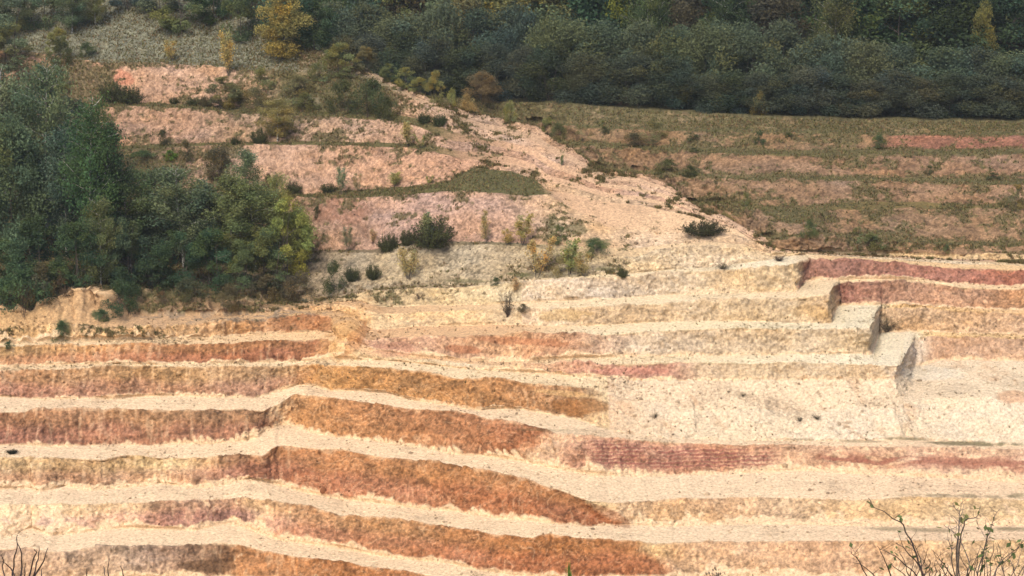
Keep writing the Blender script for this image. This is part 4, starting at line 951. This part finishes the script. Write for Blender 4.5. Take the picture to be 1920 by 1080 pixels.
 (1006, 522, 'sapling', 92, 58, mix(YEL, TAN, .4), 'birch_sapling', 'yellowish tan sapling on the rim of the white cliff', 'sapling'),
 (1068, 519, 'sapling', 92, 60, mix(YELG, MIDG, .3), 'birch_sapling', 'yellow-green sapling rising from the bushes at the cliff rim', 'sapling'),
 (1055, 519, 'scrub', 40, 50, mix(TAN, OLIVE, .6), 'olive_bush', 'olive-tan bush at the foot of the yellow-green rim sapling', 'bush'),
 (1095, 519, 'sapling', 54, 44, mix(YELG, TAN, .5), 'birch_sapling', 'small yellow-tan sapling right of the rim bushes', 'sapling'),
 (1120, 478, 'scrub', 32, 66, mix(DK2, OLIVE, .3), 'green_bush', 'dark green mat of growth behind the rim saplings', 'bush'),
 (700, 522, 'gorse', 34, 26, GORSE, 'gorse_bush', 'dark gorse on the grey bank, right one of the pair', 'bush'),
 (660, 525, 'gorse', 32, 26, mix(GORSE, DARK, .3), 'gorse_bush', 'dark gorse on the grey bank, left one of the pair', 'bush'),
 (1168, 519, 'gorse', 21, 18, GORSE, 'gorse_bush', 'small dark gorse alone at the start of the upper white terrace', 'bush'),
 (1318, 439, 'gorse', 33, 68, g(76, 78, 52), 'gorse_bush', 'wide dark gorse on top of the pale mound', 'bush'),
 (1356, 504, 'twiggy', 13, 38, GORSE, 'fallen_branch', 'dark fallen bush lying on the uppermost white terrace', 'branch'),
 (1460, 489, 'twiggy', 11, 36, PURP, 'twig_heap', 'purple-grey twig heap at the back corner of the upper terrace', 'branch'),
 (1664, 622, 'twiggy', 30, 48, mix(BROWN, GREY, .4), 'dead_bush', 'grey dead bush on the lowest step of the white terraces', 'bush'),
 (952, 592, 'twiggy', 50, 30, g(90, 84, 62), 'gorse_bush', 'dark dry gorse clinging to the pale gully below the rim', 'bush'),
 (982, 585, 'scrub', 16, 28, g(96, 90, 66), 'gorse_bush', 'low dark gorse right of the one in the pale gully', 'bush'),
 (965, 548, 'sapling', 38, 34, TAN, 'bare_sapling', 'pale dry sapling on the rim above the gully gorse', 'sapling'),
 (1052, 312, 'sapling', 24, 14, MIDG, 'birch_sapling', 'tiny green sapling on the bare slope under the ridge', 'sapling'),
 (930, 535, 'scrub', 16, 26, mix(GORSE, DK2, .5), 'green_bush', 'little dark bush on the rim at the head of the pale gully', 'bush'),
 (786, 560, 'twiggy', 14, 20, PURP, 'twig_tuft', 'dry twig tuft on the pale bank left of the gully', 'branch'),
 (1048, 455, 'scrub', 34, 34, mix(DK2, OLIVE, .5), 'green_bush', 'green bush on the slope above the rim saplings', 'bush'),
 (1500, 790, 'twiggy', 9, 16, GORSE, 'weed_clump', 'dark weed clump, left one on the wide sand slope', 'weed'),
 (1532, 786, 'twiggy', 11, 20, GORSE, 'weed_clump', 'dark weed clump, right one on the wide sand slope', 'weed'),
 (1228, 784, 'twiggy', 11, 18, mix(GORSE, TAN, .3), 'weed_clump', 'weed clump at the left part of the wide sand slope', 'weed'),
 (1393, 744, 'twiggy', 8, 12, GORSE, 'weed_clump', 'small weed clump high on the wide sand slope', 'weed'),
 (22, 850, 'gorse', 9, 20, g(54, 56, 40), 'weed_clump', 'dark weed clump at the left end of the sandy bench', 'weed'),
]
for (x, y, k, h, w, c, nm, lb, ct) in B: plant(k, x, y, h, w, c, nm, lb, ct, None)
FB = [
 (762, 158, 'bushy', 44, 44, mix(YELG, OLIVE, .5), 'yellow_bush', 'yellow-green bush on the ridge below the hill shoulder', 'bush', 0),
 (730, 140, 'bushy', 36, 40, mix(OLIVE, MIDG, .4), 'olive_bush', 'olive bush behind the top of the bare ridge path', 'bush', 0),
 (818, 190, 'bushy', 62, 40, mix(YELG, YEL, .4), 'yellow_bush', 'pointed yellow bush on the ridge before the dark wood', 'bush', 0),
 (788, 172, 'bushy', 34, 40, mix(YELG, OLIVE, .3), 'yellow_bush', 'lower yellow-green bush left of the pointed yellow one', 'bush', 0),
 (846, 196, 'scrub', 34, 28, YELG, 'yellow_bush', 'small yellow bush right of the pointed yellow one', 'bush', 0),
 (905, 190, 'willow', 58, 78, g(124, 108, 78), 'tan_bush', 'tan round bush in front of the dark wood', 'bush', 1),
 (876, 208, 'scrub', 32, 40, mix(YEL, TAN, .4), 'yellow_bush', 'yellow bush on the ridge left of the green far edge', 'bush', 0),
 (955, 226, 'scrub', 38, 34, YELG, 'yellow_bush', 'yellow-green bush on the ridge under the far plateau', 'bush', 0),
 (1028, 256, 'scrub', 34, 44, mix(YELG, OLIVE, .5), 'yellow_bush', 'yellowish bush behind the ridge, left of a dark one', 'bush', 1),
 (1050, 262, 'scrub', 32, 40, mix(GORSE, OLIVE, .4), 'dark_bush', 'dark olive bush behind the ridge, right of a yellowish one', 'bush', 1),
 (1132, 252, 'scrub', 14, 26, GORSE, 'dark_bush', 'small dark bush on the upper far slope at the left', 'bush', 1),
 (1185, 272, 'scrub', 26, 66, mix(GORSE, BROWN, .5), 'dark_bush', 'dark brown wide bush on the upper far slope', 'bush', 1),
 (1225, 266, 'scrub', 40, 62, mix(OLIVE, BROWN, .3), 'olive_bush', 'tall olive bush right of the dark brown wide one', 'bush', 1),
 (1250, 326, 'scrub', 30, 56, mix(GORSE, OLIVE, .3), 'dark_bush', 'dark bush, left half of the pair on the far bench', 'bush', 1),
 (1295, 330, 'scrub', 20, 44, GORSE, 'dark_bush', 'dark lower bush, right half of the pair on the far bench', 'bush', 1),
 (1300, 262, 'scrub', 12, 32, GORSE, 'dark_bush', 'flat dark bush on the upper far slope near the middle', 'bush', 1),
 (1398, 386, 'scrub', 24, 22, OLIVE, 'olive_bush', 'olive bush in the green hollow of the far terraces', 'bush', 1),
 (1362, 430, 'scrub', 34, 40, mix(YEL, OLIVE, .5), 'yellow_bush', 'yellowish bush right of the wide gorse on the mound', 'bush', 1),
 (1518, 444, 'scrub', 34, 36, mix(DK2, OLIVE, .4), 'green_bush', 'green bush in the cleft of the lower far terraces', 'bush', 1),
 (1645, 276, 'scrub', 26, 44, mix(DK2, OLIVE, .4), 'green_bush', 'green bush left of the red band', 'bush', 1),
 (1742, 326, 'scrub', 15, 20, GORSE, 'dark_bush', 'small dark bush below the red band', 'bush', 1),
 (1903, 398, 'bushy', 56, 40, mix(OLIVE, TAN, .4), 'olive_bush', 'upright olive bush at the right edge of the far terraces', 'bush', 1),
 (1775, 474, 'scrub', 17, 16, mix(DK2, OLIVE, .4), 'green_bush', 'small green bush above the tan shelf at the right', 'bush', 1),
 (1630, 476, 'scrub', 30, 62, mix(OLIVE, DK2, .4), 'olive_bush', 'wide olive bush above the tan shelf in the middle', 'bush', 1),
 (1608, 440, 'scrub', 16, 26, OLIVE, 'olive_bush', 'low olive bush on the curved far bench', 'bush', 1),
 (1425, 272, 'scrub', 26, 26, mix(GORSE, DK2, .5), 'dark_bush', 'dark bush at the top of the narrow gully', 'bush', 1),
 (1480, 258, 'scrub', 10, 22, GORSE, 'dark_bush', 'flat little dark bush right of the gully top', 'bush', 1),
 (1300, 285, 'scrub', 8, 26, GORSE, 'dark_bush', 'thin dark bush on the far bench line', 'bush', 1),
 (1130, 234, 'scrub', 10, 18, OLIVE, 'olive_bush', 'tiny olive bush on the far plateau edge', 'bush', 1),
 (1862, 334, 'scrub', 12, 34, GORSE, 'dark_bush', 'flat dark bush near the right edge below the red band', 'bush', 1),
]
for (x, y, k, h, w, c, nm, lb, ct, fr) in FB: plant(k, x, y, h, w, c, nm, lb, ct, None, far=bool(fr))

# --- low growth: grass and heath tufts, too many to count
def tufts(name, label, mask, n, size, cols, seed):
    r_ = np.random.default_rng(seed)
    area = np.ones_like(mask)*(Gd[..., 1]**2)/1e4
    w = (mask*area*((px_full > -40) & (px_full < 1960) & (py_full > -10) & (py_full < 1090))).reshape(-1); w = w/w.sum()
    k = r_.choice(len(w), n, p=w); base = GW.reshape(-1, 3)[k] + r_.normal(size=(n, 3))*np.array([.04, .04, 0])
    nb = 5; V = []; a = r_.random((n, nb))*6.28; s = size*(.5+r_.random((n, 1))**2*1.1)
    lean = .35+.5*r_.random((n, nb)); dx = np.cos(a)*lean; dy = np.sin(a)*lean
    tip = base[:, None] + np.stack([dx*s, dy*s, s*(.6+.5*r_.random((n, nb)))], -1)
    wv = np.stack([-np.sin(a), np.cos(a), np.zeros_like(a)], -1)*(s*.16)[..., None]
    b0 = base[:, None]-wv+np.stack([dx*s*.15, dy*s*.15, -.02+0*a], -1); b1 = base[:, None]+wv+np.stack([dx*s*.15, dy*s*.15, -.02+0*a], -1)
    V = np.stack([b0, b1, tip], 2).reshape(-1, 3); F = np.arange(len(V)).reshape(-1, 3)
    cl = np.array(cols)[r_.integers(0, len(cols), n)]*(.65+.7*r_.random((n, 1))); t = np.repeat(cl, nb*3, axis=0)
    o = bpy.data.objects.new(name, mesh_from(name, V, F, t, M_LEAF)); COL.objects.link(o); o.color = (1, 1, 1, 1); tag(o, label, None, None, 'stuff'); return o
upper = ((RS >= off+ID['l13']) & (RS < off+NL-1))[:, None]
tufts('grass_and_heath', 'low olive grass and heath growing over the benches and slopes', np.where(upper, gm*(gr > .03), 0)+1e-9, 170000, .10, [g(124, 118, 76), g(104, 104, 62), g(140, 124, 86), g(96, 92, 60), g(134, 108, 78)], 3)
tufts('dry_weeds', 'sparse dry weeds dotted over the bare sand', np.where(inpit > 0, sstep(.35, .6, n_e)*.3+.02, 0)*((RS > off+ID['l8'])[:, None]), 6000, .09, [g(110, 98, 66), g(96, 92, 64), g(130, 110, 80)], 4)

# --- clods and stones fallen on the benches
def stones(n, seed):
    r_ = np.random.default_rng(seed)
    m = (inpit*(.15+isbench[:, None]*1.0+np.exp(-tt/.12)*.8))*((RS > off) & (RS < off+ID['l22']))[:, None]*(np.clip(n_a+.3, 0, 1)+.1)*(Gd[..., 1]**2)/1e4
    w = (m*((px_full > -40) & (px_full < 1960))).reshape(-1); w = w/w.sum(); k = r_.choice(len(w), n, p=w); base = GW.reshape(-1, 3)[k]
    ico = np.array([(0, 0, 1), (.9, 0, .4), (.28, .85, .4), (-.72, .53, .4), (-.72, -.53, .4), (.28, -.85, .4), (.7, .5, -.4), (-.3, .85, -.4), (-.9, 0, -.4), (-.3, -.85, -.4), (.7, -.5, -.4)])
    f = [(0, 1, 2), (0, 2, 3), (0, 3, 4), (0, 4, 5), (0, 5, 1), (1, 6, 2), (2, 6, 7), (2, 7, 3), (3, 7, 8), (3, 8, 4), (4, 8, 9), (4, 9, 5), (5, 9, 10), (5, 10, 1), (1, 10, 6)]
    s = .022+.05*r_.random((n, 1, 1))**3+.10*(r_.random((n, 1, 1)) > .985)*r_.random((n, 1, 1)); V = ico[None]*s*(.6+.8*r_.random((n, 11, 3))) + base[:, None]
    V = V.reshape(-1, 3); F = (np.arange(n)[:, None, None]*11+np.array(f)[None]).reshape(-1, 3)
    cf = C.reshape(-1, 3)[k]*(.45+.6*r_.random((n, 1))); t = np.repeat(cf, 11, axis=0)
    o = bpy.data.objects.new('clods_and_stones', mesh_from('clods_and_stones', V, F, t, M_LEAF)); COL.objects.link(o); tag(o, 'small clods and stones scattered on the sandy benches', None, None, 'stuff')
stones(9000, 9)
# ------------------------------------------------------------------ near twigs rising from the slope below the viewpoint
def near_pt(x, y, d):
    u, dy, dz = ray(x, y); t = d/dy; return np.array([u*t, d, dz*t+CAMZ])
def near_ground(x, y):
    j = int(np.argmin(np.abs(GW[8*2, :, 0]/max(GW[8*2, 0, 1], .1)-x/y))); rr = np.where(RS < off)[0]; i = int(np.argmin(np.abs(GW[rr, j, 1]-y))); return float(GW[rr[i], j, 2])
M_FTW = bark_material('wet_twig_bark', (.012, .007, .006), (.05, .026, .018), 30)
M_GTW = bark_material('grey_twig_bark', (.05, .04, .035), (.11, .09, .075), 30)
def twig_shrub(paths, d, name, label, mat, leaves=0, lcol=None, side=0, rad=.012):
    cx0 = np.mean([p[0][0] for p in paths]); gp = near_pt(cx0, 1150, d); z0 = near_ground(gp[0], gp[1])
    root = np.array([gp[0], gp[1]+.1, z0-.05])
    e = bpy.data.objects.new(name, None); COL.objects.link(e); e.location = root; tag(e, label, 'shrub')
    T = Tubes(); LP = []
    r_ = np.random.default_rng(int(cx0))
    for p in paths:
        q = [near_pt(x, y, d+.35*math.sin(x*.7+len(paths))) for (x, y) in p]
        # carry the branch on down to the root of its shrub
        a = q[0]; mid_ = a*.55+root*.45; mid_[2] = a[2]*.5+root[2]*.5
        pts = [root, mid_] + q
        P2 = [];
        pts = np.array(pts)
        for i in range(len(pts)-1):
            for s in range(5): P2.append(pts[i]*(1-s/5)+pts[i+1]*s/5 + (r_.normal(size=3)*.010 if i > 0 else 0))
        P2.append(pts[-1]); P2 = np.array(P2)
        for it in range(2): P2[1:-1] = .25*P2[:-2]+.5*P2[1:-1]+.25*P2[2:]
        T.add(P2-root, np.linspace(rad*1.3, rad*.28, len(P2)), 6); LP.append(P2[len(P2)//2:])
        for s in range(side):
            b = P2[r_.integers(len(P2)//2, len(P2)-1)]; dr = np.array([r_.normal()*.7, r_.normal()*.3, .5+.5*r_.random()])
            tw = bend(b-root, dr, (.05+.10*r_.random()), 4, .2); T.add(tw, np.linspace(rad*.35, rad*.15, 5), 4); LP.append(tw+root)
    o = bpy.data.objects.new('branches', T.mesh('branches', mat)); COL.objects.link(o); o.parent = e
    if leaves:
        A = np.concatenate(LP); k = r_.integers(0, len(A), leaves); pts = A[k]-root+r_.normal(size=(leaves, 3))*.02
        tk = .7+.6*r_.random((leaves, 1)); V, F, t = cards(pts, .026, 1.7, 0, np.repeat(tk, 3, 1))
        l = bpy.data.objects.new('leaves', mesh_from('leaves', V, F, t, M_LEAF)); COL.objects.link(l); l.parent = e; l.color = (*[float(v) for v in lcol], 1)
    return e
L1 = [[(28, 1100), (24, 1060), (30, 1025), (33, 1003)], [(40, 1100), (42, 1060), (38, 1030), (32, 1010)], [(12, 1100), (6, 1062), (2, 1040)], [(30, 1090), (18, 1062), (4, 1053)],
      [(50, 1100), (60, 1065), (66, 1035), (65, 1030)], [(55, 1100), (66, 1070), (72, 1045), (73, 1024)], [(58, 1100), (70, 1068), (84, 1045), (90, 1027)], [(46, 1100), (48, 1075), (48, 1056)], [(68, 1100), (76, 1082), (80, 1066)]]
twig_shrub(L1, 13.0, 'bare_shrub', 'dark bare twigs of a near shrub in the bottom left corner', M_FTW, 0, None, 0, .008)
L2 = [[(203, 1120), (203, 1080), (204, 1042)], [(200, 1120), (197, 1080), (194, 1062)], [(240, 1120), (232, 1080), (226, 1062)], [(163, 1130), (164, 1085), (163, 1066)]]
twig_shrub(L2, 13.0, 'bare_shrub', 'few thin upright dark twigs just right of the bottom left shrub', M_FTW, 0, None, 0, .008)
R1 = [[(1640, 1110), (1625, 1075), (1608, 1048), (1596, 1034)], [(1690, 1110), (1668, 1075), (1655, 1045), (1645, 1024)], [(1740, 1110), (1722, 1060), (1700, 1030), (1680, 1018)], [(1740, 1110), (1726, 1060), (1712, 1025), (1698, 1008)],
      [(1735, 1110), (1715, 1070), (1680, 1046), (1650, 1030)], [(1745, 1110), (1728, 1075), (1722, 1040), (1712, 1018)], [(1660, 1110), (1640, 1078), (1618, 1060), (1600, 1055)],
      [(1745, 1110), (1720, 1050), (1708, 1010), (1694, 985), (1665, 965), (1635, 948), (1628, 934)]]
twig_shrub(R1, 12.0, 'bare_shrub', 'dark brown arching twigs of the near shrub at the bottom right', M_FTW, 34, MIDG, 2, .0062)
R2 = [[(1802, 1120), (1798, 1060), (1796, 1000), (1802, 965), (1808, 945)], [(1802, 1110), (1815, 1060), (1808, 1030), (1790, 1000), (1770, 985)], [(1798, 1000), (1812, 975), (1830, 968), (1838, 950)], [(1796, 1010), (1800, 960), (1790, 948)],
      [(1800, 1110), (1786, 1060), (1786, 1028), (1770, 1010)]]
twig_shrub(R2, 12.5, 'grey_shrub', 'upright grey-brown knobbly twigs, left one at the bottom right', M_GTW, 24, OLIVE, 7, .0052)
R3 = [[(1830, 1110), (1838, 1060), (1850, 1010), (1858, 985), (1875, 955)], [(1850, 1110), (1872, 1062), (1900, 1040), (1918, 1012)], [(1845, 1110), (1846, 1050), (1840, 1035)], [(1856, 1110), (1860, 1070), (1900, 1035), (1930, 1000)], [(1835, 1110), (1842, 1040), (1852, 1000), (1848, 975)]]
twig_shrub(R3, 12.5, 'grey_shrub', 'grey twigs with a few green leaves at the bottom right edge', M_GTW, 50, MIDG, 6, .005)
r4 = np.random.default_rng(3); R4 = []
for i in range(16):
    x0 = 1700+r4.random()*150; dx = (r4.random()-.62)*120; top = 1012+r4.random()*52
    R4.append([(x0, 1110), (x0+dx*.3, 1085), (x0+dx*.7, (1085+top)/2), (x0+dx+(r4.random()-.5)*14, top)])
twig_shrub(R4, 12.2, 'bare_shrub', 'dense low tangle of fine bare twigs at the foot of the bottom right shrubs', M_FTW, 14, MIDG, 2, .0055)
R5 = []
for i in range(9):
    x0 = 1850+r4.random()*60; dx = (r4.random()-.3)*90; top = 985+r4.random()*60
    R5.append([(x0, 1110), (x0+dx*.3, 1080), (x0+dx*.7, (1080+top)/2), (x0+dx+(r4.random()-.5)*14, top)])
twig_shrub(R5, 12.8, 'grey_shrub', 'fine grey twigs in the very bottom right corner', M_GTW, 20, OLIVE, 3, .005)
plant('sapling', 0, 0, 1, 1, g(84, 120, 52), 'green_sapling', 'fresh green sapling tip poking up at the bottom edge in the middle', 'sapling', pos=None) if False else None
def near_plant(kind, x, ytop, ybase, w, d, col, name, label, cat, var=0):
    H, W, (mc, mt2) = PR[kind][var]; a = near_pt(x, ybase, d); b = near_pt(x, ytop, d); z0 = gz(a[0], a[1]) if d > 40 else near_ground(a[0], a[1])
    e = bpy.data.objects.new(name, None); COL.objects.link(e); e.location = (a[0], a[1], z0-.05); h = b[2]-z0; e.scale = (w*d/FPX/W, w*d/FPX/W, h/H); tag(e, label, cat)
    for nm, me_ in zip(PART.get(kind, ('crown', 'trunk')), (mc, mt2)):
        o = bpy.data.objects.new(nm, me_); COL.objects.link(o); o.parent = e; o.color = (*[float(v) for v in col], 1)
near_plant('bushy', 1067, 1041, 1100, 40, 56, g(92, 128, 58), 'green_sapling', 'fresh green treetop poking up at the bottom edge right of centre', 'sapling', 0)
near_plant('bushy', 1026, 1066, 1100, 40, 58, g(92, 104, 62), 'green_sapling', 'lower green treetop left of the fresh one at the bottom edge', 'sapling', 1)
near_plant('birch', 1335, 1066, 1100, 110, 58, PURP, 'brown_treetop', 'brownish bare treetop at the bottom edge, left of its lower neighbour', 'sapling', 1)
near_plant('birch', 1420, 1070, 1100, 120, 58, PURP, 'brown_treetop', 'low brown treetop at the bottom edge right of a taller one', 'sapling', 2)
# ------------------------------------------------------------------ thin autumn air over the whole pit
def haze_box():
    x0, x1, y0, y1, z0, z1 = -8000, 8000, -6000, 7000, 2.0, CAMZ+26
    V = [(x0, y0, z0), (x1, y0, z0), (x1, y1, z0), (x0, y1, z0), (x0, y0, z1), (x1, y0, z1), (x1, y1, z1), (x0, y1, z1)]
    F = [(0, 3, 2, 1), (4, 5, 6, 7), (0, 1, 5, 4), (1, 2, 6, 5), (2, 3, 7, 6), (3, 0, 4, 7)]
    me = bpy.data.meshes.new('haze'); me.from_pydata(V, [], F); o = bpy.data.objects.new('haze', me); COL.objects.link(o); tag(o, kind='stuff', label='thin pale haze in the air over the quarry')
    m = bpy.data.materials.new('haze'); m.use_nodes = True; nt = m.node_tree; nt.nodes.clear(); out = nt.nodes.new('ShaderNodeOutputMaterial'); v = nt.nodes.new('ShaderNodeVolumePrincipled')
    v.inputs['Color'].default_value = (.86, .92, 1, 1); v.inputs['Density'].default_value = .00028; v.inputs['Anisotropy'].default_value = .2
    nt.links.new(v.outputs[0], out.inputs['Volume']); me.materials.append(m)
haze_box()
